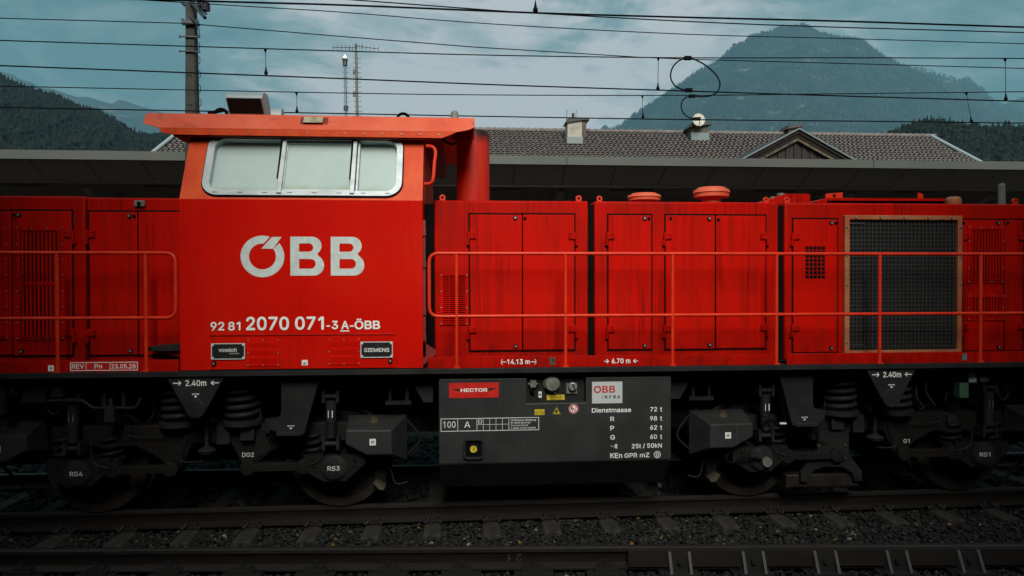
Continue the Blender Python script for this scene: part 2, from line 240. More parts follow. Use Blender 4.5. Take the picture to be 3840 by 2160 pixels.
# ------------------------------------------------------------------ letter outlines (advance, loops)
GLYPH = {'-':(453, '337,244 337,188 114,188 114,244'),
'.':(188, '95,-4 83,-3 73,1 63,9 55,18 51,29 50,41 51,53 55,64 63,73 73,81 83,85 95,87 107,85 118,81 128,73 135,64 140,53 141,41 140,29 135,18 128,9 118,1 107,-3'),
'/':(249, '235,533 71,-76 14,-76 178,533'),
'0':(453, '227,-7 191,-3 158,7 130,24 105,48 85,77 69,113 57,155 50,202 48,254 50,306 57,353 69,395 85,431 106,461 130,484 159,502 191,512 227,516 262,512 295,502 323,484 348,461 368,431 384,395 396,353 403,306 405,254 403,202 396,155 384,113 368,77 348,48 323,24 295,7 263,-3;227,50 250,52 271,60 290,74 306,92 320,116 330,144 338,176 342,213 344,254 342,295 338,332 330,365 320,393 306,416 290,435 271,449 250,457 227,460 203,457 182,449 163,435 147,416 134,393 123,365 115,332 111,295 109,254 111,213 115,176 123,144 134,116 147,92 163,74 182,60 203,52'),
'1':(453, '276,509 276,0 212,0 212,448 86,358 86,427 198,509'),
'2':(453, '64,0 64,47 234,229 252,248 268,266 282,282 294,298 303,312 311,327 316,341 319,356 320,371 319,389 315,405 308,419 298,431 287,441 273,449 258,455 241,458 224,460 205,458 188,454 172,447 159,438 148,427 139,413 132,398 128,381 127,362 66,362 68,391 75,418 86,442 102,464 121,482 143,496 168,507 196,513 225,516 254,513 281,507 306,497 328,482 346,465 361,445 372,423 379,398 381,372 380,354 377,336 371,318 363,299 351,280 336,259 317,235 294,209 267,180 153,60 389,57 389,0'),
'3':(453, '218,-7 188,-5 159,1 133,10 108,22 88,38 70,57 57,79 48,104 44,132 109,132 112,115 118,100 126,87 137,76 150,66 165,59 182,54 200,51 219,50 239,51 258,55 275,61 291,69 304,80 315,93 323,108 328,125 329,145 328,163 323,180 316,196 306,211 292,223 275,234 254,241 229,246 201,248 157,248 157,299 288,448 70,452 70,509 372,509 372,461 211,278 211,289 247,290 279,286 308,276 333,262 354,244 371,222 383,198 391,173 393,145 390,116 383,90 370,66 354,45 333,27 309,12 281,2 251,-5'),
'4':(453, '40,105 40,158 247,509 311,509 109,166 413,163 413,105;282,0 282,121 282,146 282,318 343,318 343,0'),
'5':(453, '221,-7 192,-5 165,1 140,11 118,25 99,41 83,60 71,82 63,105 60,130 122,130 125,115 130,102 138,89 148,78 160,68 173,60 188,54 204,51 221,50 241,51 259,56 276,64 291,75 304,89 314,104 322,122 326,141 328,162 326,183 321,203 314,221 303,237 290,251 275,262 257,270 238,275 218,277 201,276 184,273 167,268 152,262 139,255 128,246 67,253 96,509 366,509 366,452 151,452 134,301 148,311 162,318 178,325 194,330 212,333 229,334 252,332 274,328 294,321 313,311 330,299 345,285 358,269 370,251 379,231 386,210 390,187 391,163 388,132 381,102 369,76 352,52 332,32 309,15 282,3 253,-4'),
'6':(453, '226,-7 196,-4 168,3 142,15 119,31 100,51 84,74 73,101 66,130 64,162 65,187 71,212 80,239 93,268 112,302 137,340 252,509 322,509 151,261 157,279 165,288 174,295 184,302 196,307 208,311 221,313 235,314 265,312 291,305 316,295 337,280 355,262 370,240 380,215 387,187 389,157 387,127 379,98 368,73 352,50 333,30 310,14 284,3 257,-4;226,48 245,50 263,55 279,63 293,73 304,86 314,101 322,119 326,137 327,157 326,178 322,196 314,213 304,228 293,241 279,251 263,259 245,264 226,265 207,264 190,259 174,252 160,241 148,229 138,214 131,197 126,179 125,158 126,138 131,119 138,102 148,86 160,73 174,63 190,55 207,50'),
'7':(453, '97,0 323,448 62,452 62,509 391,509 391,449 165,0'),
'8':(453, '226,-7 193,-5 163,1 136,11 111,25 91,42 74,62 62,84 54,109 52,135 53,156 58,176 65,195 75,212 87,228 101,241 117,252 134,260 153,265 129,276 109,289 93,308 80,330 73,354 70,380 73,405 79,429 90,450 106,469 124,485 146,498 170,508 197,514 226,516 255,514 282,508 306,498 328,485 346,469 361,450 373,429 379,405 382,380 379,354 372,330 359,308 343,289 323,276 300,267 319,260 335,252 351,241 365,228 377,212 387,195 395,176 399,156 401,135 398,109 391,84 378,62 362,42 341,25 317,11 289,1 259,-5;226,49 248,50 267,54 285,60 300,69 313,79 323,91 331,106 335,121 337,139 335,157 330,173 322,189 312,202 298,213 283,223 265,230 247,234 226,235 206,234 187,230 169,223 154,213 140,202 130,189 122,173 117,157 115,139 117,121 121,106 129,91 139,79 152,69 167,60 185,54 205,50;226,290 244,291 260,294 274,300 287,308 298,318 307,330 314,344 318,359 319,376 318,392 314,407 308,420 299,432 288,442 275,449 260,455 244,459 226,460 208,459 192,455 177,449 164,442 153,432 145,420 138,407 134,392 133,376 134,359 138,344 145,330 154,318 165,308 178,300 193,294 209,291'),
'9':(453, '226,516 256,513 285,506 310,494 333,478 352,458 368,434 380,408 387,378 389,347 387,322 382,296 373,270 359,240 340,207 315,168 200,0 130,0 301,248 302,238 295,229 287,221 278,214 268,207 257,202 245,198 232,195 218,195 188,197 161,203 137,214 116,229 98,247 83,269 72,294 66,321 64,352 66,382 73,411 85,436 101,459 120,479 143,494 168,506 196,513;226,460 207,459 190,454 174,446 160,435 148,423 138,407 131,390 127,372 125,352 127,331 131,313 138,295 148,280 160,268 174,257 190,250 207,245 226,243 245,245 263,249 279,257 293,267 305,280 314,295 322,312 326,330 327,350 326,371 322,390 314,407 305,422 293,435 279,446 263,454 245,459'),
'A':(480, '16,0 201,509 276,509 463,0 395,0 287,302 280,323 272,346 264,372 255,402 244,438 232,478 245,478 233,437 222,402 213,371 204,345 197,322 191,302 85,0;110,142 110,199 370,199 370,142'),
'B':(456, '60,0 60,509 241,509 274,507 304,501 329,491 350,477 367,461 381,442 390,421 396,398 398,374 397,353 393,336 387,320 378,307 368,295 356,286 343,278 329,272 315,267 331,260 347,254 363,245 378,234 391,220 402,203 411,184 416,161 418,136 416,111 410,88 400,67 386,48 368,31 344,18 317,8 284,2 247,0;125,57 245,57 281,60 309,67 330,80 344,96 353,115 355,137 354,153 350,169 342,184 333,197 320,209 306,218 289,225 269,229 248,231 125,231;125,285 238,285 256,287 273,290 288,296 302,304 314,314 323,326 330,340 335,355 336,372 333,393 326,412 313,429 294,442 270,449 240,452 125,452'),
'C':(510, '267,-7 225,-3 186,7 150,25 119,49 92,79 70,115 53,157 44,203 40,254 44,305 53,352 70,393 92,429 119,459 150,484 186,501 225,512 267,516 293,514 317,511 340,504 362,496 383,485 402,471 419,456 435,438 448,418 459,397 467,373 473,348 408,348 404,365 397,380 389,395 380,407 369,418 357,428 344,437 330,444 315,449 300,453 284,455 267,456 237,453 209,445 184,432 161,414 141,391 125,364 113,332 106,295 103,254 106,213 113,177 125,145 141,117 161,94 184,76 210,63 237,56 267,53 284,54 300,56 315,60 330,65 344,72 357,81 369,90 380,102 389,114 397,128 404,144 408,160 473,160 467,135 459,112 448,91 435,71 420,53 402,38 383,24 363,13 341,5 317,-2 293,-6'),
'D':(502, '219,0 96,0 96,57 215,57 254,60 288,68 318,81 343,99 363,122 379,149 390,181 397,216 399,255 397,294 390,329 379,361 364,388 344,410 320,428 291,441 258,449 221,452 93,452 93,509 225,509 273,505 315,495 353,478 385,455 412,426 433,391 449,351 458,306 462,255 458,205 449,159 433,119 411,83 384,54 351,31 312,14 268,3;125,509 125,0 60,0 60,509'),
'E':(419, '60,0 60,509 372,509 372,452 125,452 125,286 355,286 355,229 125,229 125,57 375,57 375,0'),
'F':(410, '60,0 60,509 369,509 369,452 125,452 125,278 346,278 346,221 125,221 125,0'),
'G':(520, '269,-7 225,-3 185,7 149,25 118,49 91,79 69,116 53,157 43,203 40,254 43,305 53,352 69,393 91,429 117,459 149,484 184,501 223,512 265,516 291,514 316,510 340,504 363,494 384,483 403,469 421,453 436,436 449,416 460,395 468,373 474,349 408,349 402,365 395,379 387,393 378,406 368,417 356,427 344,436 330,443 315,448 300,453 283,455 265,456 236,453 209,445 183,432 160,414 141,392 125,364 113,332 106,295 103,254 106,213 113,177 125,145 141,117 161,95 184,76 210,63 238,56 269,53 296,55 322,61 345,71 365,85 382,102 396,123 407,147 413,173 415,202 434,199 283,199 283,256 478,256 478,200 475,160 466,124 451,91 431,62 406,38 377,19 344,5 308,-4'),
'H':(517, '60,0 60,509 125,509 125,289 392,289 392,509 457,509 457,0 392,0 392,232 125,232 125,0'),
'I':(300, '31,0 31,57 118,57 118,452 31,452 31,509 269,509 269,452 183,452 183,57 269,57 269,0'),
'K':(467, '104,145 104,216 116,231 128,246 139,261 151,275 162,289 174,303 187,317 199,331 212,344 364,509 448,509 231,276;60,0 60,509 125,509 125,334 124,225 125,193 125,0;372,0 188,259 228,309 449,0'),
'L':(393, '60,0 60,509 125,509 125,57 361,57 361,0'),
'M':(628, '60,0 60,509 152,509 277,187 280,179 284,170 287,159 291,147 295,135 299,123 303,110 307,97 311,84 315,71 319,60 322,49 307,49 311,59 314,71 318,83 322,95 326,108 330,121 334,134 338,146 342,158 346,169 349,179 352,187 476,509 568,509 568,0 504,0 504,291 504,302 504,314 504,327 505,340 505,354 505,369 505,383 506,398 506,413 506,428 507,443 507,457 508,441 503,425 498,409 492,393 487,378 482,363 477,348 472,335 467,322 463,310 459,300 456,291 342,0 286,0 170,291 167,300 163,310 159,321 155,333 150,347 145,361 140,376 134,392 129,408 124,424 118,441 112,457 119,444 120,430 120,416 120,401 121,386 121,372 121,357 121,342 122,328 122,315 122,302 122,291 122,0'),
'N':(523, '60,0 60,509 136,509 343,183 349,174 355,163 363,151 371,137 379,122 388,107 396,90 405,73 414,55 405,54 403,72 402,90 401,108 400,126 399,142 399,157 399,171 399,184 399,195 399,509 463,509 463,0 387,0 202,290 194,303 186,317 177,331 168,346 159,363 148,381 136,402 123,425 108,452 119,454 120,429 121,406 122,384 123,363 124,345 124,328 125,313 125,301 125,291 125,0'),
'O':(533, '267,-7 225,-3 186,7 150,25 119,49 92,79 70,115 53,157 44,203 40,254 44,305 53,352 70,393 92,429 119,459 150,484 186,501 225,512 267,516 309,512 348,501 384,484 415,459 442,429 464,393 480,352 490,305 493,254 490,203 480,157 464,115 442,79 415,49 384,25 348,7 309,-3;267,53 296,55 324,63 349,76 372,94 392,116 408,144 420,176 428,213 430,254 428,295 420,332 408,365 392,392 372,415 349,433 324,446 296,453 267,456 237,453 210,445 184,433 161,415 142,392 125,364 113,332 106,295 103,254 106,213 113,176 125,144 142,117 161,94 184,76 210,63 237,55'),
'P':(445, '60,0 60,509 235,509 272,506 305,499 332,487 356,471 375,452 390,430 400,404 407,377 409,348 407,318 400,291 390,265 375,243 356,223 332,207 305,195 272,188 235,186 109,186 109,242 233,242 257,244 279,248 297,256 312,266 324,279 333,294 339,310 343,328 344,348 343,367 339,385 333,402 324,416 312,428 297,439 279,446 257,451 232,452 125,452 125,0'),
'R':(449, '60,0 60,509 236,509 273,506 305,500 333,489 356,473 376,455 390,433 401,408 407,381 409,352 407,323 401,296 390,271 376,250 356,232 333,217 305,206 273,200 236,198 96,198 96,255 234,255 258,256 280,260 298,267 313,276 325,287 334,300 340,316 344,333 345,352 344,371 340,389 334,405 325,419 313,430 298,440 279,446 258,451 233,452 125,452 125,0;353,0 230,229 303,229 428,0'),
'S':(447, '224,-9 188,-7 156,-1 128,9 102,23 81,40 64,60 51,83 42,109 38,137 104,137 108,118 114,102 123,88 136,76 150,66 166,59 185,53 204,50 224,49 246,50 267,54 286,60 303,69 317,79 329,92 338,106 344,122 346,139 344,154 340,168 332,179 322,189 310,197 296,205 280,211 263,217 245,222 184,239 145,253 112,269 86,289 67,313 56,341 52,372 54,400 62,425 75,448 92,468 113,484 138,498 165,508 195,514 227,516 259,514 289,508 316,498 340,484 360,468 377,449 390,427 398,403 401,378 337,378 332,402 320,421 302,437 280,449 254,456 225,459 204,457 185,454 167,448 152,440 139,430 129,418 121,405 117,391 115,376 117,359 122,345 131,334 142,324 155,315 169,308 184,302 198,297 212,293 264,279 279,275 295,270 312,264 328,256 344,248 359,238 372,226 384,213 395,198 402,180 407,161 408,139 406,112 399,87 386,64 370,43 349,25 323,11 294,0 261,-7'),
'T':(449, '32,452 32,509 417,509 417,452 257,452 257,0 193,0 193,452'),
'V':(480, '204,0 16,509 84,509 192,206 199,187 207,164 215,137 225,106 236,71 248,31 235,31 247,71 257,107 267,138 276,165 283,187 290,206 395,509 463,509 278,0'),
'Z':(438, '42,0 42,46 273,385 284,400 295,415 306,431 318,446 329,461 341,476 348,454 327,453 306,453 285,452 265,452 244,452 223,452 40,452 40,509 397,509 397,462 169,129 157,113 146,97 134,81 122,65 110,49 97,33 90,54 111,55 131,56 152,57 173,57 193,57 214,57 399,57 399,0'),
'a':(389, '160,-9 137,-7 115,-3 94,5 76,15 60,29 48,45 38,63 32,84 30,108 32,128 36,146 43,161 53,174 64,184 78,193 92,200 108,206 125,211 143,214 161,217 178,220 200,223 218,225 234,227 247,229 257,231 265,235 271,240 276,255 275,272 272,285 267,297 260,307 251,315 240,322 227,327 212,330 196,331 178,330 163,327 149,322 137,316 127,309 118,301 110,292 104,283 100,274 41,291 51,313 64,331 79,346 95,358 114,368 133,375 153,380 173,383 194,384 208,384 223,382 239,379 255,375 271,369 286,360 300,350 312,336 322,320 330,301 335,278 337,251 337,0 277,0 277,52 267,43 260,34 252,25 242,16 229,8 215,1 199,-4 181,-7;170,45 192,47 211,51 228,59 242,68 254,80 263,93 270,108 274,122 276,138 276,190 267,184 259,182 251,180 241,178 231,176 221,174 210,173 200,171 191,170 182,169 161,166 147,163 134,159 122,153 112,147 103,139 97,130 93,118 92,105 93,93 96,82 102,72 109,64 119,57 130,52 142,48 156,46'),
'b':(424, '229,-8 208,-7 189,-3 172,4 159,12 147,21 138,31 130,41 123,50 118,59 112,0 53,0 53,509 114,509 114,319 123,327 130,336 137,346 147,355 158,364 171,373 188,379 207,383 229,384 259,382 287,374 313,361 335,342 354,320 370,293 381,261 388,227 390,189 388,151 381,116 370,84 355,57 336,34 313,16 288,3 260,-6;220,47 242,49 262,55 279,66 294,80 306,97 316,117 323,139 327,163 328,189 327,215 323,239 316,261 307,281 295,298 280,311 262,322 243,328 220,330 198,328 178,322 161,312 147,299 134,282 125,263 118,241 114,216 113,189 114,162 118,138 125,115 135,95 147,78 162,65 179,55 198,49'),
'c':(396, '207,-8 174,-5 144,3 117,16 93,35 72,58 56,85 44,116 37,150 34,187 37,225 44,260 56,291 72,318 93,341 117,360 144,374 174,382 207,384 226,384 243,381 260,377 276,371 291,364 305,356 318,346 330,335 340,322 349,308 356,293 362,277 303,262 300,272 295,281 290,289 284,297 278,304 270,311 261,316 252,321 242,325 231,328 220,329 207,330 184,328 163,321 145,310 130,296 118,278 108,258 102,236 98,212 96,187 98,163 102,139 108,117 118,97 130,80 145,66 163,55 184,49 207,46 220,47 232,49 243,52 253,55 262,60 271,66 279,73 285,80 292,89 297,98 301,107 304,117 363,102 357,86 350,70 341,56 331,43 319,32 306,21 292,12 277,5 261,-1 244,-5 226,-7'),
'd':(424, '195,-8 165,-6 137,3 111,16 89,34 70,57 55,84 43,116 36,151 34,189 36,227 43,261 55,293 70,320 89,342 112,361 137,374 165,382 196,384 218,383 237,379 253,373 267,364 278,355 287,346 295,336 301,327 306,319 311,509 372,509 372,0 313,0 313,59 301,50 295,41 287,31 277,21 266,12 252,4 236,-3 217,-7;205,47 226,49 246,55 263,65 278,78 290,95 299,115 306,138 310,162 312,189 310,216 306,241 300,263 290,282 278,299 263,312 246,322 227,328 205,330 182,328 162,322 145,311 130,298 118,281 108,261 102,239 98,215 96,189 98,163 102,139 109,117 118,97 130,80 145,66 162,55 182,49'),
'e':(404, '212,-8 177,-5 145,3 117,16 92,35 72,58 56,85 44,116 37,150 34,187 36,224 44,258 55,290 71,317 91,340 115,359 142,373 172,382 205,384 226,383 246,380 266,374 285,366 303,355 319,341 334,324 347,305 357,282 365,256 370,227 371,194 371,169 75,169 75,221 338,221 310,202 308,226 304,248 298,269 288,286 277,301 263,314 246,323 227,328 205,330 183,328 164,323 146,313 131,301 119,286 109,270 102,251 97,231 96,211 96,178 98,151 102,127 110,106 121,88 135,73 151,61 169,53 190,48 212,46 227,47 241,49 254,53 265,58 276,65 285,73 294,82 300,93 306,105 365,91 358,72 348,55 335,39 320,26 302,14 283,4 261,-3 237,-7'),
'f':(254, '228,379 228,327 6,327 6,379;81,0 81,432 82,452 87,470 96,486 107,499 120,510 135,519 152,525 169,529 187,530 201,530 212,529 222,527 231,525 243,521 227,468 220,471 209,473 195,474 178,472 164,468 154,460 147,449 143,435 142,419 142,0'),
'g':(425, '207,-151 180,-149 156,-146 134,-140 114,-132 97,-122 82,-110 70,-97 59,-84 51,-69 101,-41 107,-49 114,-57 122,-66 131,-74 142,-82 154,-88 169,-93 187,-96 207,-97 236,-95 261,-87 282,-75 298,-58 308,-34 311,-6 311,68 301,60 294,51 287,41 277,32 266,23 252,16 236,10 217,6 195,5 165,7 138,14 113,27 90,43 71,65 55,90 43,120 36,154 34,191 36,229 43,263 55,293 71,320 90,342 112,361 138,374 166,382 196,384 218,383 237,379 253,373 267,365 279,356 288,346 296,336 302,327 308,319 313,379 372,379 372,-9 370,-40 363,-67 350,-90 334,-109 314,-124 291,-136 265,-144 237,-149;205,59 227,61 246,66 264,75 278,87 290,103 300,121 307,142 311,166 312,193 311,219 307,242 300,264 291,283 279,299 264,312 247,322 227,328 205,330 182,328 163,322 145,312 130,298 118,282 109,262 102,241 98,218 96,193 98,167 102,144 109,123 118,104 131,88 145,76 163,66 183,61'),
'h':(410, '114,227 114,0 53,0 53,509 114,509 114,287 102,287 116,319 132,344 152,362 175,374 200,382 227,384 252,383 275,377 295,369 313,356 328,340 341,321 350,298 355,271 357,240 357,0 296,0 296,235 293,263 286,286 273,304 256,318 235,326 210,329 192,328 176,324 161,317 147,308 136,297 126,283 119,266 115,248'),
'i':(167, '53,0 53,379 114,379 114,0;84,443 73,444 63,448 54,455 47,463 43,472 41,483 43,494 47,504 54,512 63,518 73,522 84,524 95,522 105,518 114,512 121,504 125,494 126,483 125,472 121,463 114,455 105,448 95,444'),
'k':(381, '110,137 110,212 121,212 284,379 360,379 184,199;53,0 53,509 114,509 114,0;294,0 148,186 191,229 372,0'),
'l':(189, '139,-2 112,0 91,8 74,20 62,37 55,59 53,84 53,509 114,509 114,99 114,83 117,71 120,62 126,57 135,53 146,52 157,52 167,54 181,3 169,0 154,-2'),
'm':(610, '53,0 53,379 112,379 112,295 114,314 122,331 132,346 144,358 158,368 172,376 187,382 203,385 219,386 245,383 268,375 287,361 303,342 314,320 321,295 318,312 326,329 337,343 350,356 364,366 381,375 398,381 417,385 437,386 458,385 478,380 497,372 514,361 529,346 541,328 550,307 555,283 557,255 557,0 496,0 496,254 493,279 485,298 473,313 456,323 438,329 419,330 402,329 387,326 374,320 363,312 353,302 345,290 340,277 336,263 335,247 335,0 274,0 274,260 272,280 265,297 253,311 238,322 220,328 199,330 185,329 171,326 158,320 145,312 135,302 126,289 119,274 115,257 114,238 114,0'),
'n':(410, '114,227 114,0 53,0 53,379 112,379 112,287 102,287 116,319 132,344 152,362 175,374 200,382 227,384 252,383 275,377 295,369 313,356 328,340 341,321 350,298 355,271 357,240 357,0 296,0 296,235 293,263 286,286 273,304 256,318 235,326 210,329 192,328 176,324 161,317 147,308 136,297 126,283 119,266 115,248'),
'o':(415, '207,-8 174,-5 144,3 117,16 93,35 72,58 56,85 44,116 37,150 34,187 37,225 44,260 56,291 72,318 93,341 117,360 144,374 174,382 207,384 241,382 271,374 299,360 323,341 343,318 359,291 371,260 379,225 381,187 379,150 371,116 359,85 343,58 323,35 299,16 271,3 241,-5;207,46 231,49 252,55 270,66 285,80 298,97 307,117 314,139 318,163 319,187 318,212 314,236 307,258 298,278 285,296 270,310 252,321 231,328 207,330 184,328 163,321 145,310 130,296 118,278 108,258 102,236 98,212 96,187 98,163 102,139 108,117 118,97 130,80 145,66 163,55 184,49'),
'p':(424, '53,-143 53,379 112,379 112,319 123,327 130,336 137,346 147,355 158,364 171,373 188,379 207,383 229,384 259,382 287,374 313,361 335,342 354,320 370,293 381,261 388,227 390,189 388,151 381,116 370,84 355,57 336,34 313,16 288,3 260,-6 229,-8 208,-7 189,-3 173,4 159,12 147,21 138,31 130,41 124,50 118,59 114,-143;220,47 242,49 262,55 279,66 294,80 306,97 316,117 323,139 327,163 328,189 327,215 323,239 316,261 307,281 295,298 280,311 262,322 243,328 220,330 198,328 178,322 161,312 147,299 134,282 125,263 118,241 114,216 113,189 114,162 118,138 125,115 135,95 147,78 162,65 179,55 198,49'),
'r':(259, '53,0 53,379 112,379 112,321 124,339 137,354 152,367 171,377 191,383 213,385 223,385 235,384 243,322 230,324 215,326 190,324 174,321 159,315 146,306 135,296 126,284 119,269 115,254 114,237 114,0'),
's':(365, '182,-8 157,-7 133,-3 112,3 93,12 76,24 62,38 50,54 41,73 36,94 94,107 101,87 111,72 124,60 141,52 160,47 181,45 206,47 227,53 244,62 258,74 265,88 268,103 266,115 262,126 254,136 243,144 229,150 212,155 149,170 118,180 92,192 72,208 58,227 50,249 47,274 49,295 55,314 65,332 79,347 95,360 115,370 137,378 161,383 187,384 212,383 234,379 254,372 271,363 286,352 299,339 309,324 318,308 324,290 268,277 262,291 254,304 243,316 228,325 210,331 187,333 166,331 147,326 131,317 119,305 111,292 109,277 110,264 115,253 124,243 136,235 152,229 172,223 229,209 261,200 287,187 306,171 320,153 328,131 331,107 329,85 323,65 312,47 298,31 281,18 260,6 236,-2 210,-7'),
't':(227, '204,379 204,327 6,327 6,379;65,471 126,471 126,98 127,83 130,70 136,61 144,55 156,51 170,50 180,50 191,52 202,54 213,2 200,-2 184,-3 168,-4 138,-1 113,7 92,21 77,41 68,64 65,93'),
'u':(410, '182,-5 158,-3 135,2 115,11 97,23 82,39 69,59 60,82 54,109 53,139 53,379 114,379 114,144 116,117 124,94 137,75 154,61 175,53 200,50 218,51 234,55 249,62 263,71 274,83 283,97 290,113 295,132 296,153 296,379 357,379 357,0 298,0 298,92 294,60 277,35 257,17 234,5 209,-3'),
'v':(389, '163,0 17,379 84,379 165,155 173,132 180,110 187,87 193,64 199,42 206,21 184,21 191,42 197,64 203,87 209,110 216,132 224,155 305,379 371,379 226,0'),
'y':(389, '47,-139 61,-86 71,-87 83,-89 94,-90 104,-89 113,-86 122,-81 130,-74 138,-64 145,-51 151,-36 163,-1 17,379 84,379 165,155 173,132 180,109 187,87 193,64 199,42 206,21 184,21 190,42 196,64 202,87 209,110 216,132 224,155 305,379 371,379 204,-58 196,-77 187,-93 177,-107 165,-119 153,-128 139,-136 125,-141 109,-144 91,-145 73,-144 57,-142'),
'z':(380, '42,0 42,46 254,320 48,323 48,379 333,379 333,331 126,60 339,56 339,0'),
'°':(316, '158,283 138,285 119,290 101,298 84,310 70,324 59,340 50,358 45,377 43,397 45,418 50,437 59,455 70,472 84,486 101,497 119,506 138,511 158,513 179,511 198,506 216,497 232,486 246,472 257,455 266,437 271,418 273,397 271,377 266,358 257,340 246,324 232,310 216,298 198,290 179,285;158,334 170,335 180,338 190,343 199,349 207,357 213,366 218,376 221,386 222,397 221,409 218,420 213,430 207,439 199,446 190,453 180,458 170,461 158,462 147,461 136,458 126,453 117,446 109,439 103,430 98,420 96,409 95,397 96,386 98,376 103,366 109,357 117,349 126,343 136,338 147,335'),
'Ö':(533, '267,-7 225,-3 186,7 150,25 119,49 92,79 70,115 53,157 44,203 40,254 44,305 53,352 70,393 92,429 119,459 150,484 186,501 225,512 267,516 309,512 348,501 384,484 415,459 442,429 464,393 480,352 490,305 493,254 490,203 480,157 464,115 442,79 415,49 384,25 348,7 309,-3;267,53 296,55 324,63 349,76 372,94 392,116 408,144 420,176 428,213 430,254 428,295 420,332 408,365 392,392 372,415 349,433 324,446 296,453 267,456 237,453 210,445 184,433 161,415 142,392 125,364 113,332 106,295 103,254 106,213 113,176 125,144 142,117 161,94 184,76 210,63 237,55;339,572 328,574 319,577 310,584 304,592 300,602 298,612 300,623 304,633 310,641 319,648 328,651 339,653 350,651 359,648 368,641 374,633 378,623 379,612 378,602 374,592 368,584 359,577 350,574;195,572 185,574 175,577 167,584 160,592 156,602 155,612 156,623 160,633 167,641 175,648 185,651 195,653 206,651 215,648 224,641 230,633 234,623 236,612 234,602 230,592 224,584 215,577 206,574'),
'ß':(441, '122,362 122,0 60,0 60,362 64,409 77,447 99,477 127,498 160,511 197,516 218,514 240,510 260,503 280,493 297,479 312,463 323,443 330,420 332,393 331,377 329,363 325,351 320,340 315,331 309,322 303,314 297,306 292,299 289,291 286,282 285,272 287,261 291,250 297,241 306,232 316,224 327,215 339,207 350,198 362,188 373,177 383,165 391,152 398,137 402,120 403,100 401,79 396,59 386,42 374,27 358,15 340,6 319,-1 295,-5 269,-7 247,-6 227,-3 207,1 190,7 175,14 164,20 187,74 196,69 206,64 217,58 231,54 247,51 265,50 287,51 306,56 321,64 333,75 339,88 342,104 340,117 336,129 330,139 321,149 311,158 300,167 288,175 276,184 264,194 253,204 243,215 235,227 228,240 224,255 223,272 223,285 226,297 230,306 235,314 241,322 247,329 254,337 259,345 264,353 269,363 271,374 272,388 269,410 262,428 250,442 234,451 217,457 197,459 174,456 156,448 141,435 130,417 124,393'),
'ä':(389, '160,-9 137,-7 115,-3 94,5 76,15 60,29 48,45 38,63 32,84 30,108 32,128 36,146 43,161 53,174 64,184 78,193 92,200 108,206 125,211 143,214 161,217 178,220 200,223 218,225 234,227 247,229 257,231 265,235 271,240 276,255 275,272 272,285 267,297 260,307 251,315 240,322 227,327 212,330 196,331 178,330 163,327 149,322 137,316 127,309 118,301 110,292 104,283 100,274 41,291 51,313 64,331 79,346 95,358 114,368 133,375 153,380 173,383 194,384 208,384 223,382 239,379 255,375 271,369 286,360 300,350 312,336 322,320 330,301 335,278 337,251 337,0 277,0 277,52 267,43 260,34 252,25 242,16 229,8 215,1 199,-4 181,-7;170,45 192,47 211,51 228,59 242,68 254,80 263,93 270,108 274,122 276,138 276,190 267,184 259,182 251,180 241,178 231,176 221,174 210,173 200,171 191,170 182,169 161,166 147,163 134,159 122,153 112,147 103,139 97,130 93,118 92,105 93,93 96,82 102,72 109,64 119,57 130,52 142,48 156,46;261,443 251,444 241,448 233,455 226,463 222,472 221,483 222,494 226,503 233,512 241,518 251,522 261,523 272,522 281,518 290,512 296,503 300,494 301,483 300,472 296,463 290,455 281,448 272,444;117,443 107,444 97,448 89,455 82,463 78,472 77,483 78,494 82,503 89,512 97,518 107,522 117,523 128,522 138,518 146,512 152,503 156,494 158,483 156,472 152,463 146,455 138,448 128,444'),
'ü':(410, '182,-5 158,-3 135,2 115,11 97,23 82,39 69,59 60,82 54,109 53,139 53,379 114,379 114,144 116,117 124,94 137,75 154,61 175,53 200,50 218,51 234,55 249,62 263,71 274,83 283,97 290,113 295,132 296,153 296,379 357,379 357,0 298,0 298,92 294,60 277,35 257,17 234,5 209,-3;277,443 266,444 257,448 248,455 242,463 238,472 236,483 238,494 242,503 248,512 257,518 266,522 277,523 287,522 297,518 305,512 312,503 316,494 317,483 316,472 312,463 305,455 297,448 287,444;133,443 123,444 113,448 104,455 98,463 94,472 93,483 94,494 98,503 104,512 113,518 123,522 133,523 144,522 153,518 162,512 168,503 172,494 173,483 172,472 168,463 162,455 153,448 144,444'),
}
def _inside(p, lp):
    c = False; j = len(lp)-1
    for i in range(len(lp)):
        if (lp[i][1] > p[1]) != (lp[j][1] > p[1]) and p[0] < (lp[j][0]-lp[i][0])*(p[1]-lp[i][1])/(lp[j][1]-lp[i][1])+lp[i][0]: c = not c
        j = i
    return c
def glyph_shapes(body):                          # each shape: one outer loop and its holes
    x = 0; out = []
    area = lambda lp: sum(lp[i-1][0]*lp[i][1]-lp[i][0]*lp[i-1][1] for i in range(len(lp)))
    for ch in body:
        if ch == ' ': x += 230; continue
        adv, raw = GLYPH[ch]; L_ = [[tuple(map(int, q.split(','))) for q in lp.split(' ')] for lp in raw.split(';')]
        big = max(L_, key=lambda lp: abs(area(lp))); sg = area(big) > 0
        for i, lp in enumerate([q for q in L_ if (area(q) > 0) == sg]):
            lo_ = [lp if sg else lp[::-1]]
            lo_ += [(q[::-1] if sg else q) for q in L_ if (area(q) > 0) != sg and _inside(q[0], lp)]
            out.append((i, [[((px+x)/1000, py/1000) for px, py in q] for q in lo_]))
        x += adv
    return out

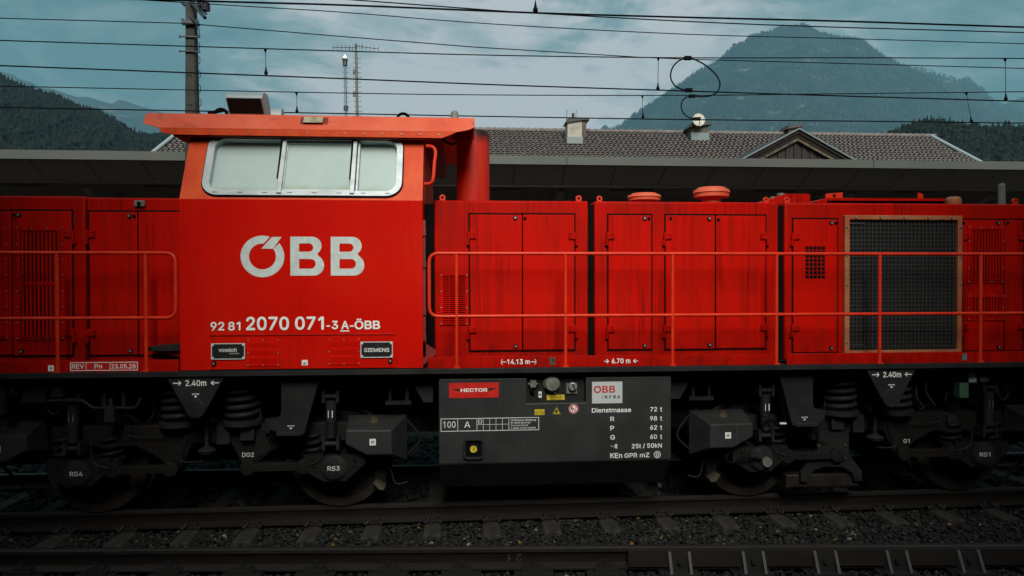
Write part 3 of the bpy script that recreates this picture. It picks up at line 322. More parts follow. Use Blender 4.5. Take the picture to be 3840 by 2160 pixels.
# ------------------------------------------------------------------ mesh builder
_txt = {}
class MB:
    def __init__(s, tf=None): s.v = []; s.f = []; s.m = []; s.tf = tf
    def add(s, vs, fs, mi=0):
        o = len(s.v)
        s.v += [s.tf(*p) if s.tf else tuple(p) for p in vs]
        s.f += [[i+o for i in f] for f in fs]; s.m += [mi]*len(fs); return s
    def box(s, x0, x1, y0, y1, z0, z1, mi=0):
        return s.add([(x, y, z) for x in (x0, x1) for y in (y0, y1) for z in (z0, z1)],
                     [(0, 1, 3, 2), (4, 6, 7, 5), (0, 4, 5, 1), (2, 3, 7, 6), (0, 2, 6, 4), (1, 5, 7, 3)], mi)
    def prism(s, pts, y0, y1, mi=0):              # outline in x,z pushed from y0 to y1
        n = len(pts); A = sum(pts[i][0]*pts[(i+1) % n][1]-pts[(i+1) % n][0]*pts[i][1] for i in range(n))
        if A < 0: pts = pts[::-1]
        vs = [(p[0], y0, p[1]) for p in pts]+[(p[0], y1, p[1]) for p in pts]
        return s.add(vs, [list(range(n)), list(range(2*n-1, n-1, -1))]+[((i+1) % n, i, n+i, n+(i+1) % n) for i in range(n)], mi)
    def prismx(s, pts, x0, x1, mi=0):             # outline in y,z pushed from x0 to x1
        n = len(pts); A = sum(pts[i][0]*pts[(i+1) % n][1]-pts[(i+1) % n][0]*pts[i][1] for i in range(n))
        if A < 0: pts = pts[::-1]
        vs = [(x0, *p) for p in pts]+[(x1, *p) for p in pts]
        return s.add(vs, [list(range(n-1, -1, -1)), list(range(n, 2*n))]+[(i, (i+1) % n, n+(i+1) % n, n+i) for i in range(n)], mi)
    def cyl(s, p0, p1, r0, r1=None, n=16, mi=0):
        r1 = r0 if r1 is None else r1; p0 = Vector(p0); p1 = Vector(p1); a = (p1-p0).normalized()
        u = a.orthogonal().normalized(); w_ = a.cross(u)
        vs = [p0+r0*(math.cos(2*math.pi*i/n)*u+math.sin(2*math.pi*i/n)*w_) for i in range(n)]+[p1+r1*(math.cos(2*math.pi*i/n)*u+math.sin(2*math.pi*i/n)*w_) for i in range(n)]
        return s.add(vs, [list(range(n-1, -1, -1)), list(range(n, 2*n))]+[(i, (i+1) % n, n+(i+1) % n, n+i) for i in range(n)], mi)
    def tube(s, pts, r, n=10, mi=0, closed=False):
        P = [Vector(p) for p in pts]; k = len(P); vs = []; up = None
        for i in range(k):
            if closed: t_ = P[(i+1) % k]-P[i-1]
            else: t_ = P[min(i+1, k-1)]-P[max(i-1, 0)]
            t_.normalize()
            if up is None: up = t_.orthogonal().normalized()
            up = (up-t_*up.dot(t_)).normalized(); b = t_.cross(up)
            vs += [P[i]+r*(math.cos(2*math.pi*j/n)*up+math.sin(2*math.pi*j/n)*b) for j in range(n)]
        fs = [(i*n+j, i*n+(j+1) % n, (i+1) % k*n+(j+1) % n, (i+1) % k*n+j) for i in range(k if closed else k-1) for j in range(n)]
        if not closed: fs += [list(range(n-1, -1, -1)), list(range((k-1)*n, k*n))]
        return s.add(vs, fs, mi)
    def lathe(s, prof, c, axis='z', n=24, mi=0):   # prof: (radius, height) pairs
        vs = []
        for r, h in prof:
            for j in range(n):
                a = 2*math.pi*j/n; x, y = r*math.cos(a), r*math.sin(a)
                vs.append((c[0]+x, c[1]+y, c[2]+h) if axis == 'z' else (c[0]+x, c[1]-h, c[2]+y))
        fs = [(i*n+j, i*n+(j+1) % n, (i+1)*n+(j+1) % n, (i+1)*n+j) for i in range(len(prof)-1) for j in range(n)]
        fs += [list(range(n-1, -1, -1)), list(range((len(prof)-1)*n, len(prof)*n))]
        return s.add(vs, fs, mi)
    def frame(s, outer, inner, y0, y1, mi=0):      # ring between two outlines with the same count
        n = len(outer); vs = [(p[0], y, p[1]) for y in (y0, y1) for p in outer]+[(p[0], y, p[1]) for y in (y0, y1) for p in inner]
        fs = []
        for i in range(n):
            j = (i+1) % n
            fs += [(i, j, 2*n+j, 2*n+i), (n+j, n+i, 3*n+i, 3*n+j), (j, i, n+i, n+j), (2*n+i, 2*n+j, 3*n+j, 3*n+i)]
        return s.add(vs, fs, mi)
    def flat(s, loops, y, mi=0):                   # filled outlines with holes, facing the platform
        cu = bpy.data.curves.new('outline', 'CURVE'); cu.dimensions = '2D'; cu.fill_mode = 'BOTH'
        for lp in loops:
            sp = cu.splines.new('POLY'); sp.points.add(len(lp)-1); sp.use_cyclic_u = True
            for q, p in zip(sp.points, lp): q.co = (p[0], p[1], 0, 1)
        o = bpy.data.objects.new('outline', cu); COL.objects.link(o)
        me = bpy.data.meshes.new_from_object(o.evaluated_get(bpy.context.evaluated_depsgraph_get()))
        vs = [(v.co.x, y, v.co.y) for v in me.vertices]; fs = [list(p.vertices) for p in me.polygons]
        bpy.data.objects.remove(o); bpy.data.meshes.remove(me); bpy.data.curves.remove(cu)
        return s.add(vs, fs, mi)
    def text(s, body, x0, x1, z0, z1, y, bold=.02, mi=0, rot=False):
        bold = min(bold*.62, .024)
        key = (body, bold)
        if key not in _txt:
            vv, ff = [], []
            for lay, lps in glyph_shapes(body):
                cu = bpy.data.curves.new('lettering', 'CURVE'); cu.dimensions = '2D'; cu.fill_mode = 'BOTH'
                for lp in lps:
                    sp = cu.splines.new('POLY'); sp.points.add(len(lp)-1); sp.use_cyclic_u = True
                    for q, p in zip(sp.points, lp): q.co = (p[0], p[1], 0, 1)
                o = bpy.data.objects.new('lettering', cu); COL.objects.link(o)
                me = bpy.data.meshes.new_from_object(o.evaluated_get(bpy.context.evaluated_depsgraph_get()))
                for q in range(9 if bold else 1):          # heavier weight: the same stroke laid again all round itself
                    k0 = len(vv); ox, oy = (bold*math.cos(q*math.pi/4), bold*math.sin(q*math.pi/4)) if q else (0, 0)
                    vv += [(v.co.x+ox, v.co.y+oy, q*.5+lay*.25) for v in me.vertices]; ff += [[i+k0 for i in p.vertices] for p in me.polygons]
                bpy.data.objects.remove(o); bpy.data.meshes.remove(me); bpy.data.curves.remove(cu)
            _txt[key] = (vv, ff)
        V_, F_ = _txt[key]
        a = min(p[0] for p in V_); b = max(p[0] for p in V_); c = min(p[1] for p in V_); d = max(p[1] for p in V_)
        k = (lambda p: (x1-(p[0]-a)/(b-a)*(x1-x0), y-p[2]*.0003, z1-(p[1]-c)/(d-c)*(z1-z0))) if rot else (lambda p: (x0+(p[0]-a)/(b-a)*(x1-x0), y-p[2]*.0003, z0+(p[1]-c)/(d-c)*(z1-z0)))
        return s.add([k(p) for p in V_], F_, mi)
    def build(s, name, mats, parent=None, smooth=35, bevel=0, label=None):
        mats = mats if isinstance(mats, (list, tuple)) else [mats]
        me = bpy.data.meshes.new(name); me.from_pydata([tuple(p) for p in s.v], [], s.f)
        for q in mats: me.materials.append(M[q])
        me.polygons.foreach_set('material_index', s.m); me.update()
        if smooth: me.shade_smooth(); me.set_sharp_from_angle(angle=R(smooth))
        o = bpy.data.objects.new(name, me); COL.objects.link(o)
        if parent: o.parent = parent
        if label: o['label'] = label
        if bevel:
            b = o.modifiers.new('bevel', 'BEVEL'); b.width = bevel; b.segments = 2; b.limit_method = 'ANGLE'; b.angle_limit = R(40)
        return o
def rrect(x0, x1, z0, z1, r, n=6):
    o = []
    for cx, cz, a in ((x1-r, z1-r, 0), (x0+r, z1-r, 90), (x0+r, z0+r, 180), (x1-r, z0+r, 270)):
        o += [(cx+r*math.cos(R(a+90*i/n)), cz+r*math.sin(R(a+90*i/n))) for i in range(n+1)]
    return o
def tag(o, label=None, cat=None, group=None, kind=None):
    for k, v in (('label', label), ('category', cat), ('group', group), ('kind', kind)):
        if v: o[k] = v
    return o
def thing(name, label, cat, group=None, loc=None):
    o = bpy.data.objects.new(name, None); COL.objects.link(o); o.empty_display_size = .2
    return tag(o, label, cat, group)
def struct(o): o['kind'] = 'structure'; return o
def arc_path(pts, r, n=5):                       # polyline with rounded corners
    P = [Vector(p) for p in pts]; o = [P[0]]
    for i in range(1, len(P)-1):
        a = (P[i-1]-P[i]).normalized(); b = (P[i+1]-P[i]).normalized(); p = P[i]+a*r; q = P[i]+b*r
        for k in range(n+1):
            t_ = k/n; o.append((1-t_)**2*p+2*t_*(1-t_)*P[i]+t_*t_*q)
    return o+[P[-1]]
def smooth_path(P, n=8):                         # Catmull-Rom through points
    P = [Vector(p) for p in P]; P = [2*P[0]-P[1]]+P+[2*P[-1]-P[-2]]; o = []
    for i in range(1, len(P)-2):
        for k in range(n):
            t_ = k/n; a, b, c, d = P[i-1:i+3]
            o.append(.5*(2*b+(c-a)*t_+(2*a-5*b+4*c-d)*t_*t_+(3*b-a-3*c+d)*t_**3))
    return o+[P[-2]]
def helix(c, r, z0, z1, turns, n=18):
    k = int(turns*n); return [(c[0]+r*math.cos(2*math.pi*i/n), c[1]+r*math.sin(2*math.pi*i/n), z0+(z1-z0)*i/k) for i in range(k+1)]

# logo letters traced as arcs in a unit box 1343 wide, 450 high
def logo(mb, x0, x1, z0, z1, y, mi=0):
    def T(px, py): return x0+(px-527)/1343*(x1-x0), z1-(py-12)/450*(z1-z0)
    n = 48; cx, cy = 764, 237; lo_ = []; li = []
    for i in range(n+1):
        t_ = i/n; ao = 39+(70-360-39)*t_; ai = 36+(85-360-36)*t_
        lo_.append(T(cx+236*math.cos(R(ao)), cy-225*math.sin(R(ao)))); li.append(T(cx+145*math.cos(R(ai)), cy-140*math.sin(R(ai))))
    mb.add([(p[0], y, p[1]) for p in lo_+li], [(i+1, i, n+1+i, n+2+i) for i in range(n)], mi)
    mb.add([(T(*p)[0], y, T(*p)[1]) for p in ((868, 26), (970, 26), (880, 153), (752, 153))], [(3, 2, 1, 0)], mi)
    for s_ in (0, 440):
        o = [(1065, 22), (1300, 22)]+[(1300+105*math.sin(R(a)), 121-99*math.cos(R(a))) for a in range(15, 150, 12)]
        o += [(1320+112*math.sin(R(a)), 332-113*math.cos(R(a))) for a in range(28, 180, 12)]+[(1320, 445), (1065, 445)]
        h1 = [(1160, 95), (1268, 95)]+[(1268+46*math.sin(R(a)), 140-45*math.cos(R(a))) for a in range(15, 180, 15)]+[(1268, 185), (1160, 185)]
        h2 = [(1160, 265), (1288, 265)]+[(1288+52*math.sin(R(a)), 317-52*math.cos(R(a))) for a in range(15, 180, 15)]+[(1288, 369), (1160, 369)]
        mb.flat([[T(px+s_, py) for px, py in lp] for lp in (o, h1, h2)], y, mi)

# ------------------------------------------------------------------ ground, track bed, platform
YC, YT, YH, YK = -1.46, -1.455, -1.12, -1.42
g = MB(); g.add([(-9000, -60, -.26), (9000, -60, -.26), (9000, 9500, -.26), (-9000, 9500, -.26)], [(0, 1, 2, 3)])
struct(g.build('ground', 'ground', smooth=0))

def rail_profile(): return [(-.036, 0), (-.03, .004), (.03, .004), (.036, 0), (.036, -.03), (.012, -.05), (.009, -.13), (.075, -.155), (.075, -.17), (-.075, -.17), (-.075, -.155), (-.009, -.13), (-.012, -.05), (-.036, -.03)]
def make_rail(label, p0, p1):
    d = (Vector(p1)-Vector(p0)); ln = d.length; a = math.atan2(d.y, d.x)
    tf = lambda x, y, z: (p0[0]+x*math.cos(a)-y*math.sin(a), p0[1]+x*math.sin(a)+y*math.cos(a), z-.004)
    b = MB(tf); b.prismx(rail_profile(), 0, ln); b.m[[i for i, f in enumerate(b.f)][0]] = 0
    for i, f in enumerate(b.f):
        if all(b.v[q][2] > -.006 for q in f): b.m[i] = 1
    o = b.build('rail', ['railsteel', 'railtop'], smooth=50)
    return tag(o, label, 'rail'), tf, ln
rn, _, _ = make_rail('rusty rail under the wheels on the near side of the locomotive', (-14, -.755, 0), (14, -.755, 0))
make_rail('rail under the far wheels of the locomotive', (-14, .755, 0), (14, .755, 0))
hz = lambda k, x, y, z: hit(k, x, y, (0, 0, z), (0, 0, 1))
q0 = hz('x', 0, 538, 0); q1 = hz('z', 2576, 494, 0)
dd = (q1-q0).normalized(); r2a = q0-dd*4+Vector((0, .036, 0)); r2b = q1+dd*4+Vector((0, .036, 0))
r2, tf2, len2 = make_rail('brown rail in front of the ballast strip, diverging from the locomotive track', tuple(r2a), tuple(r2b))
def along2(p): return (Vector((p.x, p.y, 0))-Vector((r2a.x, r2a.y, 0))).dot(dd)
tx = MB(tf2); a0 = along2(hz('q', 1305, 575, -.06)); tx.text('2 f', a0-.065, a0+.065, -.115, -.055, -.0125, .0, rot=True)
tx.build('painted_mark', 'blade', r2)

ORD = 'first second third fourth fifth sixth seventh eighth ninth tenth eleventh twelfth thirteenth fourteenth fifteenth sixteenth seventeenth eighteenth nineteenth twentieth'.split()
def upx(p): d = Vector(p)-CAM; return 1920+FPX*d.dot(rt)/d.dot(fw)
def where(X): return 'below the left bogie' if X < -1.7 else 'below the fuel tank' if X < 1.75 else 'below the right bogie'
nth = [0, 0]
ph = hz('q', 1135, 330, -.19).x
sl = None
for i in range(-11, 13):
    X = ph+i*.606
    if sl is None:
        b = MB(); b.prism([(-.11, -.3), (.11, -.3), (.085, -.185), (-.085, -.185)], -1.2, 1.2)
        sl = b.build('sleeper', 'conc2', smooth=0, bevel=.012); o = sl
    else:
        o = sl.copy(); COL.objects.link(o)
    o.location = (X, random.uniform(-.02, .02), random.uniform(-.006, .004)); o.rotation_euler.z = random.uniform(-.01, .01)
    u_ = upx((X, -1.0, -.19)); vis = -20 < u_ < 3860; nth[0] += vis
    tag(o, 'concrete sleeper, %s from the left of those showing in the ballast, %s' % (ORD[nth[0]-1], where(X)) if vis else 'concrete sleeper beyond the %s edge of the picture' % ('left' if u_ < 0 else 'right'), 'sleeper', 'concrete sleepers of the locomotive track')
    for sy in (-1, 1):
        cl = MB()
        for sx in (-.07, .07):
            cl.tube(smooth_path([(X+sx, -.755+sy*.05, -.15), (X+sx*.6, -.755+sy*.09, -.12), (X+sx*1.1, -.755+sy*.14, -.165), (X+sx*1.5, -.755+sy*.12, -.125)], 4), .009, 6)
        cl.box(X-.085, X+.085, -.755+sy*.08-.02, -.755+sy*.08+.06, -.175, -.15)
        cl.build('rail_clip', 'clip', rn)
spot2 = [along2(hz('x', x, 640, -.12)) for x in (205, 755, 1300, 1850, 2405)]+[along2(hz('q', x, 640, -.12)) for x in (385, 935, 1460, 2000)]
st2 = (spot2[-1]-spot2[0])/8
sw = None
for i in range(-2, 16):
    a = spot2[0]+i*st2; ang = math.atan2(dd.y, dd.x)
    if sw is None:
        b = MB(); b.box(-.13, .13, -2.3, .33, -.36, -.215); sw = b.build('sleeper', 'wooddark', smooth=0, bevel=.01); o = sw
    else: o = sw.copy(); COL.objects.link(o)
    p = tf2(a, 0, 0); o.location = (p[0], p[1], random.uniform(-.004, .004)); o.rotation_euler.z = ang
    u_ = upx(tf2(a, -.2, -.2)); vis = 0 < u_ < 3840; nth[1] += vis
    tag(o, 'dark timber sleeper, %s from the left under the front rail at the bottom edge' % ORD[nth[1]-1] if vis else 'dark timber sleeper of the front rail beyond the %s edge of the picture' % ('left' if u_ < 0 else 'right'), 'sleeper', 'timber sleepers of the diverging track')
    c = MB(tf2); c.box(a-.17, a+.17, -.17, .17, -.213, -.176); c.box(a-.1, a+.1, -.135, -.04, -.176, -.14); c.box(a-.07, a+.07, -.12, -.045, -.14, -.118)
    c.cyl((a, -.1, -.12), (a, -.1, -.07), .014, n=8); c.cyl((a, -.1, -.118), (a, -.1, -.1), .026, n=6)
    c.build('rail_chair', 'clip', r2)
# check rail with braces on the right half
gr = thing('check_rail', 'dark check rail with pale braces bolted in front of the brown rail', 'rail')
gs = along2(hz('q', 2160, 520, -.0)); b = MB(tf2)
b.prismx([(-.1, .0), (-.062, .004), (-.062, -.14), (-.1, -.14)], gs, len2); b.build('guard_bar', 'railsteel', gr)
prs = [('q', 2465, 'q', 2611), ('z', 440, 'z', 590), ('z', 980, 'z', 1135), ('z', 1525, 'z', 1672), ('z', 2068, 'z', 2218)]
for k0, x0, k1, x1 in prs:
    a, c = along2(hz(k0, x0, 575, -.07)), along2(hz(k1, x1, 575, -.07)); b = MB(tf2)
    for q in (a, c):
        b = MB(tf2); b.prismx([(-.1005, -.004), (-.112, -.004), (-.2, -.17), (-.14, -.17), (-.1005, -.1)], q-.012, q+.012); b.build('brace', 'blade', gr)
    b = MB(tf2); b.box(a+.012, c-.012, -.118, -.1005, -.15, -.02); b.box(a-.05, c+.05, -.22, -.1, -.19, -.165); mx = (a+c)/2
    b.cyl((mx, -.118, -.085), (mx, -.15, -.085), .022, n=8); b.build('brace_block', 'clip', gr)

import numpy as np
rng_ = np.random.default_rng(3)
def ico():
    p = (1+5**.5)/2; v = np.array([(-1, p, 0), (1, p, 0), (-1, -p, 0), (1, -p, 0), (0, -1, p), (0, 1, p), (0, -1, -p), (0, 1, -p), (p, 0, -1), (p, 0, 1), (-p, 0, -1), (-p, 0, 1)], float)
    f = [(0, 11, 5), (0, 5, 1), (0, 1, 7), (0, 7, 10), (0, 10, 11), (1, 5, 9), (5, 11, 4), (11, 10, 2), (10, 7, 6), (7, 1, 8), (3, 9, 4), (3, 4, 2), (3, 2, 6), (3, 6, 8), (3, 8, 9), (4, 9, 5), (2, 4, 11), (6, 2, 10), (8, 6, 7), (9, 8, 1)]
    return v/np.linalg.norm(v[0]), np.array(f)
ICV, ICF = ico()
def mass(name, verts, tris, mats, kind='stuff', smooth=False):
    me = bpy.data.meshes.new(name); n, k = len(verts), len(tris)
    me.vertices.add(n); me.vertices.foreach_set('co', verts.astype(np.float32).ravel())
    me.loops.add(3*k); me.loops.foreach_set('vertex_index', tris.astype(np.int32).ravel())
    me.polygons.add(k); me.polygons.foreach_set('loop_start', np.arange(0, 3*k, 3, dtype=np.int32))
    me.polygons.foreach_set('use_smooth', np.full(k, smooth)); me.update(); me.validate()
    for q in mats: me.materials.append(M[q])
    o = bpy.data.objects.new(name, me); COL.objects.link(o)
    if kind: o['kind'] = kind
    return o
def blobs(P, size, jit=.3, flat=(1, 1, .75)):
    n = len(P); V = ICV[None]*(1+jit*rng_.uniform(-1, 1, (n, 12, 1)))*np.array(flat)*np.asarray(size)[:, None, None]
    a = rng_.uniform(0, 6.28, n); c, s = np.cos(a)[:, None], np.sin(a)[:, None]
    x, y = V[..., 0]*c-V[..., 1]*s, V[..., 0]*s+V[..., 1]*c
    V = np.stack([x, y, V[..., 2]], -1)+P[:, None]
    F = (ICF[None]+12*np.arange(n)[:, None, None]).reshape(-1, 3)
    return V.reshape(-1, 3), F
def bed(n, x0, x1, y0, y1, s0, s1, z=-.225):
    P = np.stack([rng_.uniform(x0, x1, n), rng_.uniform(y0, y1, n), z+rng_.uniform(-.02, .02, n)], -1)
    return P, rng_.uniform(s0, s1, n)
Ps, Sz = [], []
for args in ((34000, -5.6, 6.2, -3.1, -.72, .011, .024), (2500, -6.5, 7.5, -.75, .8, .03, .05), (5200, -8, 9, .8, 3.4, .03, .055, -.215)):
    p, s_ = bed(*args); Ps.append(p); Sz.append(s_)
Ps = np.concatenate(Ps); Sz = np.concatenate(Sz)
V_, F_ = blobs(Ps, Sz, .35); mass('ballast', V_, F_, ['stone'])['label'] = 'dark grey crushed stone ballast between the rails'
pl = MB(); pl.box(-60, 60, 7.2, 15.5, -.24, .55); struct(pl.build('platform', 'conc2', smooth=0))

rs = thing('shade_block', 'unseen dark block added behind the camera to shade the locomotive, split by a low passage wing', 'building')  # unseen block, added only to shade the locomotive's ends and underframe
M['shade_face'] = mat('dark_brown_shade_block', (.05, .046, .042), .9, var=1, vscale=.5)
b = MB(); b.box(-34, -2.8, -16, -11, -.25, 17); b.build('wall', 'shade_face', rs, smooth=0)  # left side of the added sun blocker
b = MB(); b.box(3.05, 34, -16, -11, -.25, 17); b.build('wall', 'shade_face', rs, smooth=0)  # right side of the added sun blocker
b = MB(); b.box(-2.8, 3.05, -15.8, -11.2, -.25, 6.9); b.build('blocker', 'shade_face', rs, smooth=0)  # lower part of the added blocker, dims the running gear

# ------------------------------------------------------------------ locomotive
loco = thing('diesel_locomotive', 'red diesel shunting locomotive with white lettering and dark grey running gear standing on the rails', 'locomotive')
XL, XR = at('4', 1358, 900, YC)[0], at('5', 614, 700, YC)[0]
zb, zk = at('0', 1130, 1384, YC)[1], at('0', 1130, 749, YC)[1]
SA = math.atan(.45); ca, sa = math.cos(SA), math.sin(SA)
slope_tf = lambda x, y, t_: (x, YC+t_*sa+y*ca, zk+t_*ca-y*sa)
def sl2(k, x, y): p = hit(k, x, y, (0, YC, zk), (0, 1, -.45)); return p.x, (p.z-zk)/ca
tt = sl2('0', 1130, 506)[1]
b = MB(); b.box(XL, XR, YC, -YC, zb, zk)
ys, zt = YC+tt*sa, zk+tt*ca
wl, wr = sl2('w', 88, 410)[0], sl2('w', 2203, 420)[0]; wb, wt = sl2('w', 1200, 735)[1], sl2('w', 1200, 84)[1]
il, ir = sl2('w', 165, 410)[0], sl2('w', 2138, 420)[0]; ib, it = sl2('w', 1200, 684)[1], sl2('w', 1200, 142)[1]
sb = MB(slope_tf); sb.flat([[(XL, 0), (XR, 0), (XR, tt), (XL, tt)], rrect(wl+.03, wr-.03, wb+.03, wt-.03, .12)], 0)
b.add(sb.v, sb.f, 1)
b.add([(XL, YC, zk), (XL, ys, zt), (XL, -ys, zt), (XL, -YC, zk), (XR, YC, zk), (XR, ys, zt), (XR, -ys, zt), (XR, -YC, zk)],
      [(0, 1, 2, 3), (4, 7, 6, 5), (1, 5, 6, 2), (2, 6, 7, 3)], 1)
cab = b.build('cab', ['redcab', 'lightened'], loco, smooth=20)
b = MB(slope_tf); o_ = rrect(wl, wr, wb, wt, .15, 8); i_ = rrect(il, ir, ib, it, .1, 8); b.frame(o_, i_, -.022, .055); b.build('window_frame', 'alu', cab)
b = MB(slope_tf); b.frame(rrect(wl-.012, wr+.012, wb-.014, wt+.01, .16, 8), rrect(wl+.01, wr-.01, wb+.01, wt-.01, .14, 8), -.006, .0); b.build('window_seal', 'gap', cab)
d1, d2 = sl2('w', 917, 400)[0], sl2('w', 1683, 400)[0]
for x0, x1, y in ((il-.01, d1, .052), (d1, d2, .02), (d2, ir+.01, .052)):
    b = MB(slope_tf); b.box(x0, x1, y, y+.006, ib-.01, it+.005); b.build('window_pane', 'pane', cab, smooth=0)
b = MB(slope_tf); b.box(wl+.02, wr-.02, .062, .07, wb, wt); b.build('window_backing', 'gap', cab, smooth=0)
b = MB(slope_tf); b.frame([(d1, ib-.005), (d2, ib-.005), (d2, it), (d1, it)], [(d1+.03, ib+.03), (d2-.03, ib+.03), (d2-.03, it-.028), (d1+.03, it-.028)], .0, .03); b.build('sliding_sash', 'alu', cab, smooth=0, bevel=.003)
for d_, e_ in ((d1, 0), (d2, .018)):
    b = MB(slope_tf); b.box(d_-.02, d_+.022, -.04, .01, ib-.035, it+.045)
    if e_: b.box(d_+.028, d_+.05, -.01, .04, ib, it)
    b.build('window_post', 'alu', cab, bevel=.004)
    b = MB(slope_tf); b.prism([(d_-.032, ib+.12), (d_-.018, ib+.12), (d_-.012, it-.03), (d_-.03, it+.0)], -.045, -.03); b.build('sash_grip', 'gap', cab)
b = MB(slope_tf); b.box(il+.1, d1-.02, -.024, -.02, it+.028, it+.034); b.box(d1+.03, d2-.02, -.024, -.02, it+.02, it+.025)
for i in range(8): xx = wl+.13+i*(wr-wl-.26)/7; b.box(xx-.022, xx+.022, -.0235, -.02, wb+.024, wb+.03)
b.build('frame_slots', 'gap', cab, smooth=0)
# lettering on the cab side
b = MB(); x0, x1, z0, z1 = rc('n', 527, 12, 1870, 462, YC); logo(b, x0, x1, z0, z1, YC-.003)
for s_, q in (('92', (202, 948, 353, 1042)), ('81', (393, 946, 528, 1042)), ('2070', (588, 890, 1056, 1040)), ('071', (1120, 888, 1434, 1034)), ('3', (1518, 936, 1588, 1028)), ('A', (1622, 936, 1705, 1028)), ('ÖBB', (1766, 910, 2044, 1028))):
    b.text(s_, *rc('n', *q, YC), YC-.003, .034, 1)
for q in ((1460, 985, 1500, 1000), (1612, 1040, 1710, 1052), (1715, 985, 1756, 1000)): x0, x1, z0, z1 = rc('n', *q, YC); b.box(x0, x1, YC-.0035, YC-.002, z0, z1, 1)
b.build('lettering', ['white', 'white2'], cab, smooth=0)
# lower hatch with vents and nameplates
hx0, hx1, hz0, hz1 = rc('n', 195, 1085, 2212, 1442, YC); hz0 = zb+.004
b = MB(); b.box(hx0, hx1, YC-.012, YC-.001, hz0, hz1-.012); hatch = b.build('side_hatch', 'redcab', cab, bevel=.003)
b = MB(); b.tube([(hx0, YC-.01, hz1), (hx1, YC-.01, hz1)], .011, 8); b.build('rain_gutter', 'red', cab)
for k_ in ((603, 1130, 957, 1428), (1480, 1122, 1832, 1412)):
    x0, x1, z0, z1 = rc('n', *k_, YC); b = MB(); b.box(x0, x1, YC-.02, YC-.012, z0, z1)
    for r_ in range(3):
        for c_ in range(10):
            xx = x0+.03+(x1-x0-.06)*c_/9; za = z0+.02+(z1-z0-.04)*(r_+.1)/3; zc_ = z0+.02+(z1-z0-.04)*(r_+.9)/3
            b.prismx([(YC-.02, za), (YC-.03, zc_-.008), (YC-.02, zc_)], xx-.006, xx+.006)
    b.build('louvre_panel', 'redcab', cab)
    b = MB()
    for fx in (0, .5, 1):
        for fz in (0, .5, 1):
            if (fx, fz) != (.5, .5): b.cyl((x0+.012+fx*(x1-x0-.024), YC-.021, z0+.012+fz*(z1-z0-.024)), (x0+.012+fx*(x1-x0-.024), YC-.026, z0+.012+fz*(z1-z0-.024)), .006, n=8)
    b.build('screws', 'steel', cab)
for k_, s_, q in (((218, 1178, 583, 1352), 'vossloh', (300, 1228, 495, 1272)), ((1836, 1160, 2183, 1333), 'SIEMENS', (1872, 1228, 2148, 1272))):
    x0, x1, z0, z1 = rc('n', *k_, YC); b = MB(); b.box(x0, x1, YC-.024, YC-.012, z0, z1)
    b.frame([(x0, z0), (x1, z0), (x1, z1), (x0, z1)], [(x0+.007, z0+.007), (x1-.007, z0+.007), (x1-.007, z1-.007), (x0+.007, z1-.007)], YC-.026, YC-.024, 1)
    for cx in (x0+.014, x1-.014):
        for cz in (z0+.014, z1-.014): b.cyl((cx, YC-.024, cz), (cx, YC-.029, cz), .011, n=10, mi=1)
    b.text(s_, *rc('n', *q, YC), YC-.0255, .045, 1)
    if s_ == 'vossloh': b.text('Locomotives', *rc('n', 415, 1278, 520, 1294, YC), YC-.0255, .01, 1)
    b.build('nameplate', ['plate', 'plateedge'], cab, smooth=0)
for q in ((247, 1396), (2157, 1368)):
    X, Z = at('n', *q, YC); b = MB(); b.cyl((X, YC-.012, Z), (X, YC-.03, Z), .021, n=16); b.cyl((X, YC-.03, Z), (X, YC-.034, Z), .011, n=12, mi=1); b.build('lock', ['gap', 'steel'], cab)
x0, x1, z0, z1 = rc('n', 1197, 1360, 1260, 1418, YC); b = MB(); b.box(x0, x1, YC-.0145, YC-.012, z0, z1)
b.text('24V', x0+.012, x1-.012, z0+.008, z0+.024, YC-.016, .03, 1); b.box(x0+.012, x1-.012, YC-.016, YC-.0146, z1-.03, z1-.027, 1); b.box((x0+x1)/2-.006, (x0+x1)/2-.003, YC-.016, YC-.0146, z1-.04, z1-.018, 1)
b.build('sticker', ['sticker', 'ink'], cab, smooth=0)
# grab handle at the rear corner
P = [at3('s', 150, 565, -1.33), at3('s', 230, 575, -1.36), at3('s', 278, 640, -1.37), at3('s', 262, 820, -1.42), at3('s', 245, 1030, -1.45), at3('s', 205, 1095, -1.45), at3('s', 120, 1108, -1.44)]
b = MB(); b.tube(smooth_path(P, 6), .0165, 10); b.build('grab_handle', 'rail_red', cab)
b = MB()
for i, z_ in enumerate((2.75, 2.45, 2.0, 1.75)): b.box(XR, XR+.03, YC+.03, YC+.09, z_, z_+.06)
b.box(XR, XR+.025, YC+.05, YC+.1, 1.6, 2.9); b.prism([(XR, 1.74), (XR+.12, 1.66), (XR+.12, 1.62), (XR, 1.52)], YC+.05, YC+.07); b.build('door_hinges', 'reddark', cab)

# cab roof
YF = -1.30; zf = at('s', 0, 350, YF)[1]; RS_ = .75
rtf = lambda x, y, t_: (x, YF+t_*RS_/math.hypot(1, RS_)+y, zf+t_/math.hypot(1, RS_))
def rp_(k, x, y): p = hit(k, x, y, (0, YF, zf), (0, 1, -RS_)); return p.x, (p.z-zf)*math.hypot(1, RS_)
pts = [('r', 150, 520), ('r', 100, 590), ('r', 76, 640), ('r', 80, 692), ('r', 125, 715), ('r', 320, 752), ('s', 590, 357), ('s', 720, 337), ('s', 800, 312), ('s', 840, 285), ('s', 840, 172)]
fp = [rp_(*q) for q in pts]; fp[5] = (fp[5][0], 0); fp[6] = (fp[6][0], 0); tm = (fp[0][1]+fp[-1][1])/2; fp[0] = (fp[0][0], tm); fp[-1] = (fp[-1][0], tm)
zt_ = rtf(0, 0, tm)[2]; yt_ = rtf(0, 0, tm)[1]
b = MB(rtf); b.prism(fp, 0, .03)
